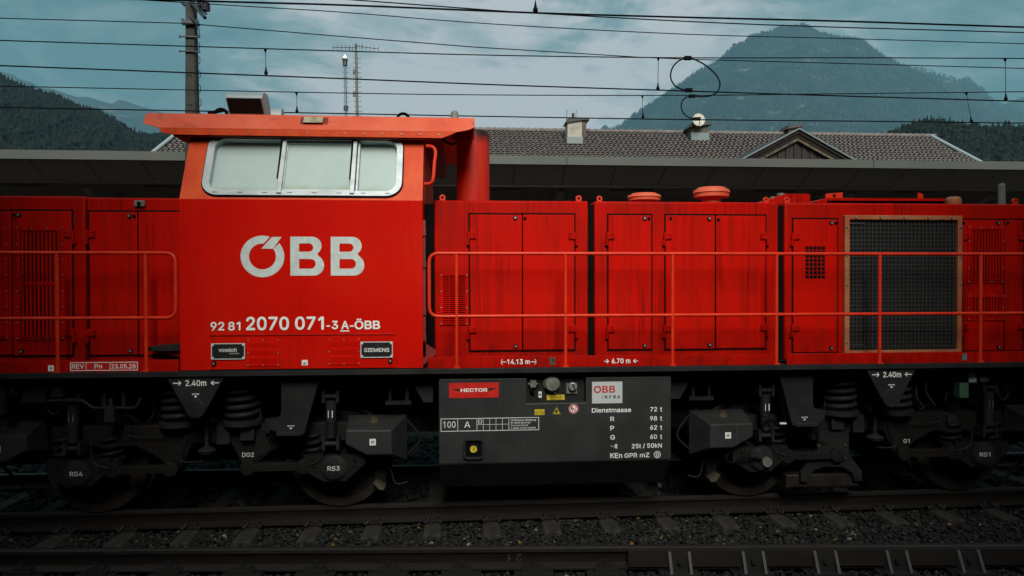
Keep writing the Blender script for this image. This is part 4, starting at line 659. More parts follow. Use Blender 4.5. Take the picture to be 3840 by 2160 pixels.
roof_x0, roof_x1 = fp[0][0]+.005, fp[-1][0]-.004
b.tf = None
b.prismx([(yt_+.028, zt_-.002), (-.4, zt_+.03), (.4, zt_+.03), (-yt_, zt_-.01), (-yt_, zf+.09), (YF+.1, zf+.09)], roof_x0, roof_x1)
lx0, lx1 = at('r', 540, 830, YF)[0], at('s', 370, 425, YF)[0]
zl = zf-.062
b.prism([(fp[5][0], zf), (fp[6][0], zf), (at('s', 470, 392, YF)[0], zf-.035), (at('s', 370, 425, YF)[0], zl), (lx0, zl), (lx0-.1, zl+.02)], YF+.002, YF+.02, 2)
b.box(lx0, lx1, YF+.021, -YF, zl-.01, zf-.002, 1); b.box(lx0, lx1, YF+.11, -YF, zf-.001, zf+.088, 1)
roof = b.build('cab_roof', ['roofpaint', 'reddark', 'lightened'], loco, smooth=25)
b = MB()
for i in range(15):
    xx = lx0+.0+(lx1-lx0-.03)*i/14; b.cyl((xx, YF+.002, zf-.03), (xx, YF-.006, zf-.03), .007, n=8)
b.build('screws', 'steel', roof)
x0, t0 = rp_('1', 2265, 935); x1, t1 = rp_('1', 2480, 888)
b = MB(rtf); b.box(x0, x1, -.003, .0, t0, t1, 1); b.box(rp_('1', 2297, 900)[0], rp_('1', 2443, 900)[0], -.035, -.003, t0+.012, t1-.002); b.build('marker_lamp', ['lens', 'reddark'], roof, bevel=.006)
b = MB(); b.prism([at('s', *q, -1.1) for q in ((560, 372), (720, 345), (836, 300), (836, 474), (700, 476), (585, 492), (500, 440))], -1.1, -1.08); b.build('end_visor', 'red', roof, smooth=0)
# roof fittings
Y0 = -.55
cw = MB(); xa, xb = at('r', 1455, 300, Y0)[0], at('r', 2035, 300, Y0)[0]; zt2 = at('r', 1750, 195, Y0)[1]; zb2 = at('r', 1750, 545, Y0)[1]; hgt = zt2-zb2
prof = [(Y0+.02, zb2-.02)]+[(Y0+.06-.17*math.cos(R(a)), zt2-.09+.09*math.sin(R(a))) if a < 90 else (Y0+.06+.17*math.sin(R(a-90)), zt2-(zt2-zb2+.02)*(1-math.cos(R(a-90)))) for a in range(0, 181, 10)]
cw.prismx(prof, xa, xb); cwl = cw.build('ventilation_cowl', 'cowl', roof, smooth=40)
cw = MB(); cw.add([(xa+.012, Y0-.006, zb2), (xb-.012, Y0-.006, zb2), (xb-.012, Y0-.126, zt2-.1), (xa+.012, Y0-.126, zt2-.1)], [(0, 1, 2, 3)]); cw.build('cowl_mouth', 'cowlin', roof, smooth=0)
Y1 = .1; xa2, xb2 = at('r', 2090, 500, Y1)[0], at('r', 2290, 500, Y1)[0]; zq = at('r', 2150, 425, Y1)[1]
cw = MB(); cw.prismx([(Y1, zq-.25)]+[(Y1+.09-.09*math.cos(R(a)), zq-.15+.15*math.sin(R(a))) for a in range(0, 181, 12)]+[(Y1+.18, zq-.25)], xa2, xb2); cw.build('ventilation_cowl', 'cowl', roof, smooth=40)
for k_, x, y in (('1', 1668, 838), ('2', 466, 872)):
    c = at3(k_, x, y, -.9); b = MB(); b.tube([(c.x+.06*math.cos(R(a)), c.y, c.z-.04+.06*math.sin(R(a))) for a in range(-20, 201, 20)], .016, 8)
    if k_ == '1': b.tube([at3('r', 1120, 535, -.9), at3('r', 1330, 495, -.9)], .018, 8)
    b.build('cable_loop', 'gap', roof)
c = at3('2', 855, 888, -.8); b = MB(); b.lathe([(.043, -.08), (.041, .03), (.037, .055), (.024, .068), (.0, .07)], c, n=20); b.build('antenna_dome', 'antenna', roof)
b = MB(); b.tube(smooth_path([at3('s', 360, 440, -1.15), at3('s', 420, 495, -1.1), at3('s', 500, 535, -1.0), at3('s', 560, 520, -.9), at3('s', 585, 460, -.9), at3('s', 580, 375, -1.0)], 6), .012, 6); b.build('hanging_cable', 'gap', roof)

# sill, deck and toe boards
b = MB(); b.box(-6.6, 6.6, -1.5, 1.5, 1.4445, 1.494); b.box(-6.6, 6.6, -1.2, 1.2, 1.37, 1.4445, 1); b.build('sill', ['grey', 'void'], loco, bevel=.004)
b = MB(); b.box(XL+.0, XR, YC-.03, YC+.1, zb-.022, zb); b.build('cab_trim', 'gap', loco, bevel=.006)
b = MB(); b.box(-6.3, 6.3, -.55, .55, .7, 1.37); b.box(-5.6, -2.3, -.4, .5, .4, .7); b.box(2.3, 5.6, -.4, .5, .4, .7); b.box(-1.5, 1.5, -1.0, 1.0, 1.2, 1.37); b.build('underframe', 'void', loco, smooth=0)
zt0, zt1 = at('5', 1000, 1336, YT)[1], at('5', 1000, 1243, YT)[1]
toes = [(-6.5, at('4', 1348, 1320, YT)[0]), (at('5', 652, 1290, YT)[0], at('6', 695, 1260, YT)[0]), (at('6', 787, 1260, YT)[0], 6.5)]
tb = []
for x0, x1 in toes:
    b = MB(); b.box(x0, x1, YT, YT+.02, zt0-.012, zt1); b.box(x0, x1, YT-.02, YT+.3, 1.494, zt0-.014); tb.append(b.build('toe_board', 'red', loco, bevel=.003))
b = MB(); b.text('14.13 m', *rc('5', 1252, 1262, 1422, 1300, YT), YT-.003, .025)
def arrow(b, x0, x1, z, y, w=.006, hd=.02):       # from x0 to the head at x1
    s_ = 1 if x1 > x0 else -1
    b.box(min(x0, x1), max(x0, x1)-.002, y-.0015, y, z-w/2, z+w/2)
    b.prism([(x1, z), (x1-s_*hd, z+hd), (x1-s_*hd*1.35, z+hd*.8), (x1-s_*.009, z), (x1-s_*hd*1.35, z-hd*.8), (x1-s_*hd, z-hd)], y-.0016, y)
def bracket_mark(b, x, z, y, s_):
    b.box(min(x, x+s_*.05), max(x, x+s_*.05), y-.0015, y, z-.003, z+.003)
    b.tube([(x+s_*.012, y, z+.026), (x, y, z+.014), (x, y, z-.014), (x+s_*.012, y, z-.026)], .003, 4)
zz = at('5', 1340, 1282, YT)[1]; bracket_mark(b, at('5', 1208, 1282, YT)[0], zz, YT-.002, 1); bracket_mark(b, at('5', 1468, 1282, YT)[0], zz, YT-.002, -1)
b.text('6.70 m', *rc('5', 2040, 1255, 2180, 1293, YT), YT-.003, .025); zz = at('5', 2100, 1276, YT)[1]
arrow(b, at('5', 1982, 1276, YT)[0], at('5', 2020, 1276, YT)[0], zz, YT-.002); arrow(b, at('5', 2240, 1276, YT)[0], at('5', 2202, 1276, YT)[0], zz, YT-.002)
b.build('lettering', 'white2', tb[1], smooth=0)
x0, x1, z0, z1 = rc('5', 1574, 1246, 1614, 1304, YT); b = MB(); b.box(x0, x1, YT-.003, YT-.001, z0, z1); b.text('1', x0+.012, x1-.012, z1-.05, z1-.015, YT-.004, .03, 1); b.build('label', ['cap', 'ink'], tb[1], smooth=0)
x0, x1, z0, z1 = rc('6', 2107, 1220, 2145, 1270, YT); b = MB(); b.box(x0, x1, YT-.003, YT-.001, z0, z1); b.build('label', 'mastblue', tb[2], smooth=0)
x0, x1, z0, z1 = rc('4', 532, 1283, 1042, 1348, YT); b = MB(); b.box(x0, x1, YT-.003, YT-.001, z0, z1, 1)
for p, q in ((x0, x1),):
    b.frame([(x0, z0), (x1, z0), (x1, z1), (x0, z1)], [(x0+.006, z0+.006), (x1-.006, z0+.006), (x1-.006, z1-.006), (x0+.006, z1-.006)], YT-.0045, YT-.003)
for x in (652, 832): xx = at('4', x, 1315, YT)[0]; b.box(xx-.002, xx+.002, YT-.0045, YT-.003, z0, z1)
for s_, q in (('REV', (545, 1300, 638, 1333)), ('Pn', (715, 1298, 772, 1332)), ('23.05.25', (843, 1298, 1025, 1332))): b.text(s_, *rc('4', *q, YT), YT-.0045, .02)
b.build('inspection_label', ['white2', 'signred'], tb[0], smooth=0)
x0, x1, z0, z1 = rc('4', 364, 1308, 408, 1352, YT); b = MB(); b.box(x0, x1, YT-.003, YT-.001, z0, z1); b.box(x0+.02, x1-.015, YT-.0045, YT-.003, (z0+z1)/2-.003, (z0+z1)/2+.003, 1); b.box(x1-.03, x1-.02, YT-.0045, YT-.003, z0+.02, z1-.02, 1); b.build('sticker', ['sticker', 'ink'], tb[0], smooth=0)
b = MB(); xq, zq = at('4', 1140, 1165, -1.2); b.prism([(xq, zq-.01), (xq+.06, zq+.012), (XL, zq+.035), (XL, zq-.03), (xq+.02, zq-.03)], -1.36, -1.13)
b.prism([(xq+.01, zq-.03), (XL, zq-.03), (XL, zq-.105)], -1.3, -1.26, 1); b.build('corner_step', ['grey', 'red'], loco)

# handrails
HZ, LZ = 2.582, 1.986
def handrail(xc, xe, posts, label):
    b = MB(); b.tube(arc_path([(xe, YT, HZ), (xc, YT, HZ), (xc, YT, LZ), (xe, YT, LZ)], .09), .0165, 12); h = b.build('handrail', 'rail_red', loco, label=label)
    for x in posts:
        b = MB(); b.cyl((x, YT, 1.5), (x, YT, HZ-.01), .0165, n=12); b.box(x-.028, x+.028, YT-.02, YT+.03, 1.495, 1.508); b.build('post', 'rail_red', h)
handrail(at('4', 1326, 700, YT)[0], -6.45, [at('4', 434, 900, YT)[0], at('4', 1102, 900, YT)[0], -5.75], 'handrail with rounded end left of the cab')
handrail(at('5', 663, 700, YT)[0], 6.45, [at('5', 870, 900, YT)[0], at('5', 1692, 900, YT)[0], at('5', 2500, 900, YT)[0], at('6', 708, 900, YT)[0], at('6', 1487, 900, YT)[0], at('6', 2247, 900, YT)[0], 6.1], 'handrail with rounded end right of the cab')

# hoods
def hood(x0, x1, zt, label):
    b = MB(); b.box(x0, x1, YH, -YH, 1.494, zt); return b.build('engine_hood', 'red', loco, bevel=.018, label=label)
def door(par, k, x0, y0, x1, y1, hinge=None, hys=(), locks=(), cols='reddoor'):
    X0, X1, Z0, Z1 = rc(k, x0, y0, x1, y1, YH)
    b = MB(); b.frame([(X0-.014, Z0-.014), (X1+.014, Z0-.014), (X1+.014, Z1+.017), (X0-.014, Z1+.017)], [(X0+.002, Z0+.002), (X1-.002, Z0+.002), (X1-.002, Z1-.002), (X0+.002, Z1-.002)], YH-.008, YH+.001); b.build('door_seal', 'gap', par, smooth=0)
    b = MB(); b.box(X0, X1, YH-.016, YH, Z0, Z1); b.build('door', cols, par, bevel=.006)
    for hy in hys:
        z = at(k, x0, hy, YH)[1]; s_ = 1 if hinge == 'l' else -1; xe = X0 if hinge == 'l' else X1
        b = MB(); b.box(min(xe-s_*.012, xe+s_*.058), max(xe-s_*.012, xe+s_*.058), YH-.034, YH-.014, z-.035, z+.035)
        b.cyl((xe-s_*.018, YH-.03, z-.1), (xe-s_*.018, YH-.03, z+.035), .011, n=10); b.box(xe-s_*.04, xe-s_*.008, YH-.022, YH, z-.1, z-.045)
        for dz in (-.018, .018): b.cyl((xe+s_*.042, YH-.034, z+dz), (xe+s_*.042, YH-.044, z+dz), .01, .007, n=10)
        b.build('hinge', 'red', par, bevel=.003)
    for x, y, big in locks:
        X, Z = at(k, x, y, YH); b = MB(); b.cyl((X, YH-.016, Z), (X, YH-.028, Z), .021 if big else .014, n=18); b.cyl((X, YH-.028, Z), (X, YH-.034, Z), .012 if big else .01, n=12, mi=1 if big else 0); b.build('lock', ['gap', 'steel'], par)
    return X0, X1, Z0, Z1
def vent(par, k, fo, fi, n, vert, y=YH-.016, bar=None):
    X0, X1, Z0, Z1 = rc(k, *fo, YH); x0, x1, z0, z1 = rc(k, *fi, YH); b = MB()
    b.frame([(X0, Z0), (X1, Z0), (X1, Z1), (X0, Z1)], [(x0, z0), (x1, z0), (x1, z1), (x0, z1)], y-.012, y); b.box(x0, x1, y-.002, y-.0005, z0, z1, 1)
    e = .012
    b.frame([(x0-e, z0-e), (x1+e, z0-e), (x1+e, z1+e), (x0-e, z1+e)], [(x0, z0), (x1, z0), (x1, z1), (x0, z1)], y-.02, y-.012)
    for i in range(n):
        if vert:
            xc = x0+(x1-x0)*(i+.5)/n; w = (x1-x0)/n*.27; b.prism([(xc-w, z0), (xc+w, z0), (xc+w, z1), (xc-w, z1)], y-.014, y-.003)
        else:
            zc = z0+(z1-z0)*(i+.5)/n; h = (z1-z0)/n; b.prismx([(y-.003, zc+h*.4), (y-.014, zc-h*.02), (y-.014, zc-h*.1), (y-.003, zc+h*.3)], x0, x1)
    if bar: zc = at(k, fi[0], bar, YH)[1]; b.box(x0, x1, y-.0145, y-.004, zc-.018, zc+.018)
    if not vert: xm = x0+(x1-x0)*.28; b.box(xm-.004, xm+.004, y-.016, y-.004, z0, z1)
    b.build('louvre_vent', ['reddoor', 'gap'], par, smooth=0, bevel=0)
    b = MB(); nz = max(2, round((Z1-Z0)/.16)); nx = max(1, round((X1-X0)/.16))
    for i in range(nz+1):
        for xx in (X0+.013, X1-.013): zz = Z0+.013+(Z1-Z0-.026)*i/nz; b.cyl((xx, y-.012, zz), (xx, y-.018, zz), .007, n=8)
    for i in range(1, nx):
        for zz in (Z0+.013, Z1-.013): xx = X0+.013+(X1-X0-.026)*i/nx; b.cyl((xx, y-.012, zz), (xx, y-.018, zz), .007, n=8)
    b.build('screws', 'steel', par)
zh = 3.1236
h0 = hood(-6.3, at('4', 645, 600, YH)[0], at('4', 300, 30, YH)[1], 'left engine hood with slatted doors'); h0b = hood(at('4', 660, 600, YH)[0], XL, at('4', 1000, 43, YH)[1], 'engine hood directly left of the cab')
door(h0, '4', -260, 145, 95, 1230); door(h0, '4', 103, 145, 548, 1232, 'r', (315, 1062), ((152, 173, 1), (112, 175, 0), (172, 1203, 1)))
vent(h0, '4', (-250, 262, 75, 1110), (-225, 292, 38, 1082), 8, True, bar=690); vent(h0, '4', (132, 262, 496, 1112), (170, 292, 470, 1082), 10, True, bar=690)
door(h0b, '4', 682, 152, 1042, 1228, 'l', (318, 1062), ((984, 182, 1), (1021, 184, 0), (993, 1196, 1))); door(h0b, '4', 1052, 152, 1420, 1228)
x0, x1, z0, z1 = rc('4', 1020, 66, 1102, 112, YH); b = MB(); b.box(x0, x1, YH-.03, YH, z0, z1); b.cyl(((x0+x1)/2, YH-.03, (z0+z1)/2), ((x0+x1)/2, YH-.05, (z0+z1)/2), .018, n=14, mi=1); b.build('lamp', ['khaki', 'gap'], h0b, bevel=.006)
gx = at('5', 655, 600, YH)[0]
h1 = hood(at('5', 702, 600, YH)[0], at('5', 1863, 600, YH)[0], zh, 'engine hood with double doors nearest the cab'); h2 = hood(at('5', 1910, 600, YH)[0], at('6', 722, 600, YH)[0], zh, 'middle engine hood with three plain doors'); h3 = hood(at('6', 770, 600, YH)[0], 6.3, zh, 'end hood with big mesh grille')
b = MB(); b.box(XR, at('6', 780, 600, YH)[0]+.2, YH+.05, -YH-.05, 1.494, zh-.03); b.build('bulkhead', 'gap', loco, smooth=0)
door(h1, '5', 972, 172, 1362, 1194, 'l', (328, 1037), ((1312, 196, 1), (1316, 1163, 1))); door(h1, '5', 1370, 172, 1757, 1190, 'r', (330, 1032), ((1384, 200, 0),))
vent(h1, '5', (745, 617, 957, 1003), (768, 630, 936, 985), 24, False, YH-.001)
door(h2, '5', 2015, 176, 2337, 1186, 'l', (332, 1032), ((2284, 200, 1), (2318, 201, 0), (2286, 1157, 1)))
door(h2, '5', 2446, 178, 2816, 1184, 'l', (332, 1028), ((2481, 199, 0),))
for q, big in (((195, 201), 1), ((198, 1152), 1)):
    X, Z = at('6', *q, YH); b = MB(); b.cyl((X, YH-.016, Z), (X, YH-.03, Z), .021, n=18); b.cyl((X, YH-.03, Z), (X, YH-.035, Z), .012, n=12, mi=1); b.build('lock', ['gap', 'steel'], h2)
door(h2, '6', 249, 180, 620, 1178, 'r', (332, 1022), ((263, 211, 0),))
door(h3, '6', 832, 208, 1162, 1208, 'l', (335, 1022), ((1115, 233, 1), (1150, 235, 0), (1113, 1177, 1)))
b = MB(); x0, x1, z0, z1 = rc('6', 918, 408, 1070, 656, YH); w_, h_ = (x1-x0)/5, (z1-z0)/8
for i in range(5):
    for j in range(8): b.box(x0+i*w_+.004, x0+(i+1)*w_-.004, YH-.018, YH-.0165, z0+j*h_+.004, z0+(j+1)*h_-.004)
b.build('square_vent_holes', 'gap', h3, smooth=0)
X0, X1, Z0, Z1 = rc('6', 1205, 180, 2085, 1215, YH); x0, x1, z0, z1 = rc('6', 1242, 213, 2052, 1190, YH)
b = MB(); b.frame([(X0, Z0), (X1, Z0), (X1, Z1), (X0, Z1)], [(x0, z0), (x1, z0), (x1, z1), (x0, z1)], YH-.05, YH); gf = b.build('grille_frame', 'orange', h3, bevel=.006, smooth=0)
b = MB(); b.box(x0, x1, YH-.006, YH-.003, z0, z1); b.box(x0+.1, x1-.1, YH-.012, YH-.006, z0+.2, z1-.25); b.build('radiator_core', 'void', h3, smooth=0)
b = MB(); n_ = 28
for i in range(1, n_): xx = x0+(x1-x0)*i/n_; b.box(xx-.002, xx+.002, YH-.036, YH-.032, z0, z1)
n_ = 32
for i in range(1, n_): zz_ = z0+(z1-z0)*i/n_; b.box(x0, x1, YH-.032, YH-.028, zz_-.002, zz_+.002)
for zz_ in (z1-.04, z0+.05): b.box(x0, x0+.16, YH-.026, YH-.02, zz_, zz_+.012)
b.build('wire_mesh', 'mesh', h3, smooth=0)
b = MB()
for i in range(5):
    xx = X0+.12+(X1-X0-.24)*i/4
    for zz_ in (Z1-.022, Z0+.015): b.cyl((xx, YH-.05, zz_), (xx, YH-.062, zz_), .011, n=8)
for i in range(5):
    zz_ = Z1-.12-(Z1-Z0-.24)*i/4
    for xx in (X0+.022, X1-.02): b.cyl((xx, YH-.05, zz_), (xx, YH-.062, zz_), .011, n=8)
b.build('bolts', 'steel', h3)
door(h3, '6', 2106, 213, 2416, 1196, 'l', (337, 1015), ((2370, 236, 1), (2108, 234, 0), (2374, 1168, 1))); door(h3, '6', 2424, 213, 2558, 1196, 'r', (338, 1010), ((2441, 233, 0),))
vent(h3, '6', (2137, 258, 2412, 685), (2165, 284, 2384, 656), 10, True); vent(h3, '6', (2137, 775, 2412, 968), (2160, 794, 2390, 930), 10, True)
door(h3, '6', 2590, 213, 2900, 1196); vent(h3, '6', (2610, 258, 2880, 685), (2640, 284, 2850, 656), 9, True)

# fittings on the hood tops
def eye(par, k, x, y, r=.03):
    X, Z = at(k, x, y, YH+.03); n = 18; b = MB()
    b.frame([(X+r*math.cos(2*math.pi*i/n), Z+r*math.sin(2*math.pi*i/n)) for i in range(n)], [(X+r*.45*math.cos(2*math.pi*i/n), Z+r*.45*math.sin(2*math.pi*i/n)) for i in range(n)], YH+.02, YH+.045)
    b.box(X-r, X+r, YH+.021, YH+.044, Z-r-.03, Z-r*.75); b.build('lifting_eye', 'rail_red', par)
for par, k, x, y in ((h1, '5', 763, 42), (h1, '5', 1790, 48), (h2, '5', 1947, 51), (h2, '6', 628, 60), (h3, '6', 784, 58), (h3, '6', 2508, 68)): eye(par, k, x, y)
def mushroom(k, x0, x1, yt, yb, Y, hi):
    X0, X1, _, _ = rc(k, x0, yt, x1, yb, Y); c = (X0+X1)/2; r = (X1-X0)/2; zt = at(k, (x0+x1)/2, yt, Y)[1]; b = MB()
    h = .055 if not hi else .075
    b.lathe([(r*.5, -.4), (r*.5, -h*1.55), (r*.93, -h*1.5), (r*.95, -h*.95), (r*.8, -h*.92), (r*1.0, -h*.9), (r*.93, -h*.45), (r*.78, -h*.32), (r*.72, -h*.12), (r*.3, 0), (0, 0)], (c, Y, zt), n=32); b.build('mushroom_vent', 'roofpaint', h2)
mushroom('5', 2160, 2410, 8, 60, -.75, False); mushroom('6', 80, 350, -38, 45, -.75, True)
O = lambda *p: [at('o', *q, -.9) for q in p]
b = MB(); b.prism(O((40, 255), (275, 172), (500, 172), (511, 184), (511, 268), (40, 268)), -.9, -.5); b.build('duct_cover', 'red', h3, bevel=.006)
b = MB()
for q in ((120, 200, 168, 225), (190, 168, 262, 190)): x0, x1, z0, z1 = rc('o', *q, -.8); b.cyl(((x0+x1)/2, -.8, z0), ((x0+x1)/2, -.8, z1), (x1-x0)/2, n=16)
b.build('filler_caps', 'khaki', h3)
b = MB(); b.prism(O((540, 252), (665, 213), (1800, 220), (1806, 242), (670, 238), (655, 262)), -.92, -.2); b.box(*[at('o', 660, 240, -.88)[0], at('o', 1800, 240, -.88)[0]], -.88, -.2, zh-.01, at('o', 1200, 240, -.88)[1], 1); b.build('fan_cover', ['red', 'gap'], h3)
b = MB(); b.prism(O((662, 172), (825, 157), (825, 215), (662, 215)), -.9, -.885); X, Z = at('o', 742, 191, -.9); b.cyl((X, -.902, Z), (X, -.9, Z), .017, n=14, mi=1); b.build('lifting_bracket', ['rail_red', 'gap'], h3)
b = MB(); b.prism(O((1555, 160), (1585, 167), (1602, 182), (1602, 219), (1555, 219)), -.9, -.885); b.build('lifting_bracket', 'rail_red', h3)
x0, x1, z0, z1 = rc('o', 1826, 198, 1960, 240, -.85); b = MB(); b.lathe([((x1-x0)/2*.85, -.05), ((x1-x0)/2, .0), ((x1-x0)/2*.93, (z1-z0)*.5), ((x1-x0)/2*.6, (z1-z0)*.9), (0, z1-z0)], ((x0+x1)/2, -.85, z0), n=24); b.build('round_cap', 'orange', h3)
x0, x1, z0, z1 = rc('o', 2328, 72, 2394, 262, -.6); b = MB(); b.cyl(((x0+x1)/2, -.6, z0-.2), ((x0+x1)/2, -.6, z1-.02), (x1-x0)/2, (x1-x0)/2*.82, n=18); b.cyl(((x0+x1)/2, -.6, z1-.02), ((x0+x1)/2, -.6, z1), (x1-x0)/2*.82, (x1-x0)/2*.6, n=18); b.build('antenna_post', 'antenna', h3)
# exhaust stack
Ye = -.5; x0 = at('s', 583, 900, Ye)[0]; x1 = at('s', 1051, 900, Ye)[0]; zs = at('s', 940, 352, Ye)[1]; r = (x1-x0)/2; c = (x0+x1)/2
def soot(n, l, tcn, noise, rng, mixc, cur):
    s = n('ShaderNodeSeparateXYZ'); l(tcn.outputs['Object'], s.inputs[0]); q = n('ShaderNodeMath'); q.operation = 'ADD'; l(s.outputs['Z'], q.inputs[0])
    k = n('ShaderNodeMath'); k.operation = 'MULTIPLY'; l(noise(12, (1, 1, .2)), k.inputs[0]); k.inputs[1].default_value = .12; l(k.outputs[0], q.inputs[1])
    return mixc(rng(q.outputs[0], zs-.1, zs+.01, 0, .97), cur, (.012, .01, .01, 1))
M['stack'] = mat('sooty_exhaust_paint', (.42, .006, .002), .5, spec=.2, var=1, col2=(.45, .03, .012), vscale=3, stretch=(3, 3, .4), extra=soot)
b = MB(); b.lathe([(r, 0), (r, zs-zh-.06), (r*.94, zs-zh-.015), (r*.86, zs-zh), (r*.8, zs-zh), (r*.8, zs-zh-.3)], (c, Ye, zh-.01), n=48); b.build('exhaust_stack', 'stack', loco)

# fuel tank
X0, X1 = at('9', 110, 500, YK)[0], at('9', 2214, 500, YK)[0]; zt = at('9', 1100, 138, YK)[1]; zfd = at('9', 1100, 900, YK)[1]; xa, xb = at('9', 906, 300, YK)[0], at('9', 1441, 300, YK)[0]; zn = at('9', 1170, 366, YK)[1]
b = MB(); b.prism([(X0, zt), (xa, zt), (xa, zn), (xb, zn), (xb, zt), (X1, zt), (X1, zfd), (X0, zfd)], YK, YK+.12)
b.prismx([(YK, zfd-.0005), (YK+.3, at('9', 1100, 1105, YK+.3)[1]), (1.0, at('9', 1100, 1105, YK+.3)[1]), (1.4, zfd), (1.4, zt-.003), (YK+.121, zt-.003), (YK+.121, zfd-.0005)], X0+.001, X1-.001)
tank = b.build('fuel_tank', 'tank', loco, bevel=.008, smooth=0)
b = MB(); b.box(xa+.001, xb-.001, YK+.05, YK+.12, zn-.001, zn+.012); b.box(xa+.001, xb-.001, YK+.07, YK+.119, zn+.012, zt-.01); b.build('recess_panel', 'grey', tank)
YP = YK+.07
def tk(*q): return rc('9', *q, YK)
x0, x1, z0, z1 = tk(203, 181, 652, 318); b = MB(); b.box(x0, x1, YK-.004, YK-.001, z0, z1); b.text('HECTOR', *rc('h', 455, 393, 970, 462, YK), YK-.0055, .045, 1)
for q in (((270, 402), (428, 400), (428, 458)), ((1162, 388), (992, 388), (992, 452))): b.prism([at('h', *p, YK) for p in q], YK-.0056, YK-.004, 2)
b.build('name_sign', ['signred', 'sticker', 'ink'], tank, smooth=0)
x0, x1, z0, z1 = rc('d', 180, 50, 695, 417, YK); b = MB(); b.box(x0, x1, YK-.004, YK-.001, z0, z1); q = rc('d', 208, 118, 570, 242, YK); logo(b, *q, YK-.0055, 1)
for s_, px in (('I', (346, 358)), ('N', (394, 438)), ('F', (472, 508)), ('R', (540, 585)), ('A', (608, 656))): b.text(s_, *rc('d', px[0], 280, px[1], 333, YK), YK-.0055, .04, 2)
b.build('operator_sign', ['lightgrey', 'logo_red', 'ink'], tank, smooth=0)
b = MB(); yy = YK-.003
for s_, q in (('Dienstmasse', (178, 492, 843, 572)), ('R', (490, 645, 560, 720)), ('P', (490, 800, 555, 878)), ('G', (490, 955, 568, 1034)), ('KEn', (488, 1262, 692, 1345)), ('GPR', (730, 1262, 948, 1340)), ('mZ', (992, 1257, 1153, 1332)),
              ('72', (1168, 480, 1285, 556)), ('98', (1166, 635, 1284, 712)), ('62', (1166, 788, 1284, 866)), ('60', (1166, 945, 1282, 1022)), ('25t', (855, 1105, 1012, 1182)), ('/', (1042, 1098, 1082, 1182)), ('50kN', (1115, 1095, 1366, 1172)), ('D', (1262, 1255, 1322, 1320))):
    b.text(s_, *rc('d', *q, YK), yy, .022)
for y in (482, 638, 792, 948): b.text('t', *rc('d', 1335, y, 1370, y+76, YK), yy, .022)
X, Z = at('d', 1287, 1287, YK); b.frame([(X+.0345*math.cos(R(a)), Z+.0345*math.sin(R(a))) for a in range(0, 360, 15)], [(X+.029*math.cos(R(a)), Z+.029*math.sin(R(a))) for a in range(0, 360, 15)], yy-.001, yy)
P = [at('d', x, y, YK) for x, y in ((490, 1150), (503, 1135), (510, 1165), (522, 1130), (532, 1170), (545, 1130), (555, 1168), (565, 1150))]; b.tube([(p[0], yy, p[1]) for p in P], .0022, 4)
for q in ((570, 1112, 586, 1180), (592, 1108, 606, 1186)): x0, x1, z0, z1 = rc('d', *q, YK); b.box(x0, x1, yy-.001, yy, z0, z1)
x0, x1, z0, z1 = rc('h', 66, 968, 1972, 1218, YK); e = .005
b.frame([(x0, z0), (x1, z0), (x1, z1), (x0, z1)], [(x0+e, z0+e), (x1-e, z0+e), (x1-e, z1-e), (x0+e, z1-e)], yy-.001, yy)
for x in (396, 768, 1388): xx = at('h', x, 1090, YK)[0]; b.box(xx-.002, xx+.002, yy-.001, yy, z0, z1)
for x in (892, 1016, 1138, 1262): xx = at('h', x, 1090, YK)[0]; b.box(xx-.0015, xx+.0015, yy-.001, yy, z0, z1)
b.box(at('h', 768, 1090, YK)[0], at('h', 1388, 1090, YK)[0], yy-.001, yy, (z0+z1)/2-.0015, (z0+z1)/2+.0015)
b.text('100', *rc('h', 115, 1036, 352, 1160, YK), yy, .0); b.text('A', *rc('h', 524, 1036, 638, 1158, YK), yy, .0); b.text('D', *rc('h', 798, 1000, 870, 1075, YK), yy, .0)
for s_, q in (('Gemäß besond. Vereinbarung', (1428, 990, 1915, 1035)), ('By special agreement', (1428, 1042, 1808, 1080)), ('Par accord Special', (1428, 1095, 1758, 1130)), ('A seguito accordo Speciale', (1428, 1142, 1908, 1182))): b.text(s_, *rc('h', *q, YK), yy, .015)
b.build('lettering', 'white2', tank, smooth=0)
# small warning stickers
b = MB(); x0, x1, z0, z1 = rc('t', 472, 1122, 738, 1275, YK); b.box(x0, x1, YK-.003, YK-.001, z0, z1); h = z1-z0
for i, w in enumerate((.25, .42, .42)): zc = z1-h*(.25+.27*i); b.text(('Notausl.', 'Brandbekämpfung', 'Einspritzung')[i], (x0+x1)/2-w*(x1-x0), (x0+x1)/2+w*(x1-x0), zc-h*.06, zc+h*.08, YK-.0042, .02, 1)
b.build('warning_sticker', ['yellow', 'ink'], tank, smooth=0)
b = MB(); tr = lambda k: [at('t', *p, YK) for p in k]
b.prism(tr(((1066, 1030), (1195, 1262), (935, 1262))), YK-.003, YK-.001, 1); b.prism(tr(((1066, 1044), (1182, 1254), (950, 1254))), YK-.004, YK-.003); b.frame(tr(((1066, 1052), (1172, 1246), (960, 1246))), tr(((1066, 1078), (1150, 1236), (982, 1236))), YK-.0047, YK-.004, 1)
b.prism(tr(((1030, 1216), (1020, 1180), (1040, 1140), (1062, 1115), (1078, 1140), (1100, 1165), (1098, 1195), (1085, 1216))), YK-.0048, YK-.004, 1); b.build('warning_sticker', ['yellow', 'ink'], tank, smooth=0)
X, Z = at('t', 1528, 1112, YK); b = MB(); r = .047; circ = lambda q: [(X+q*math.cos(R(a)), Z+q*math.sin(R(a))) for a in range(0, 360, 10)]
b.prism(circ(r), YK-.003, YK-.001, 1); b.frame(circ(r*.96), circ(r*.74), YK-.0042, YK-.003)
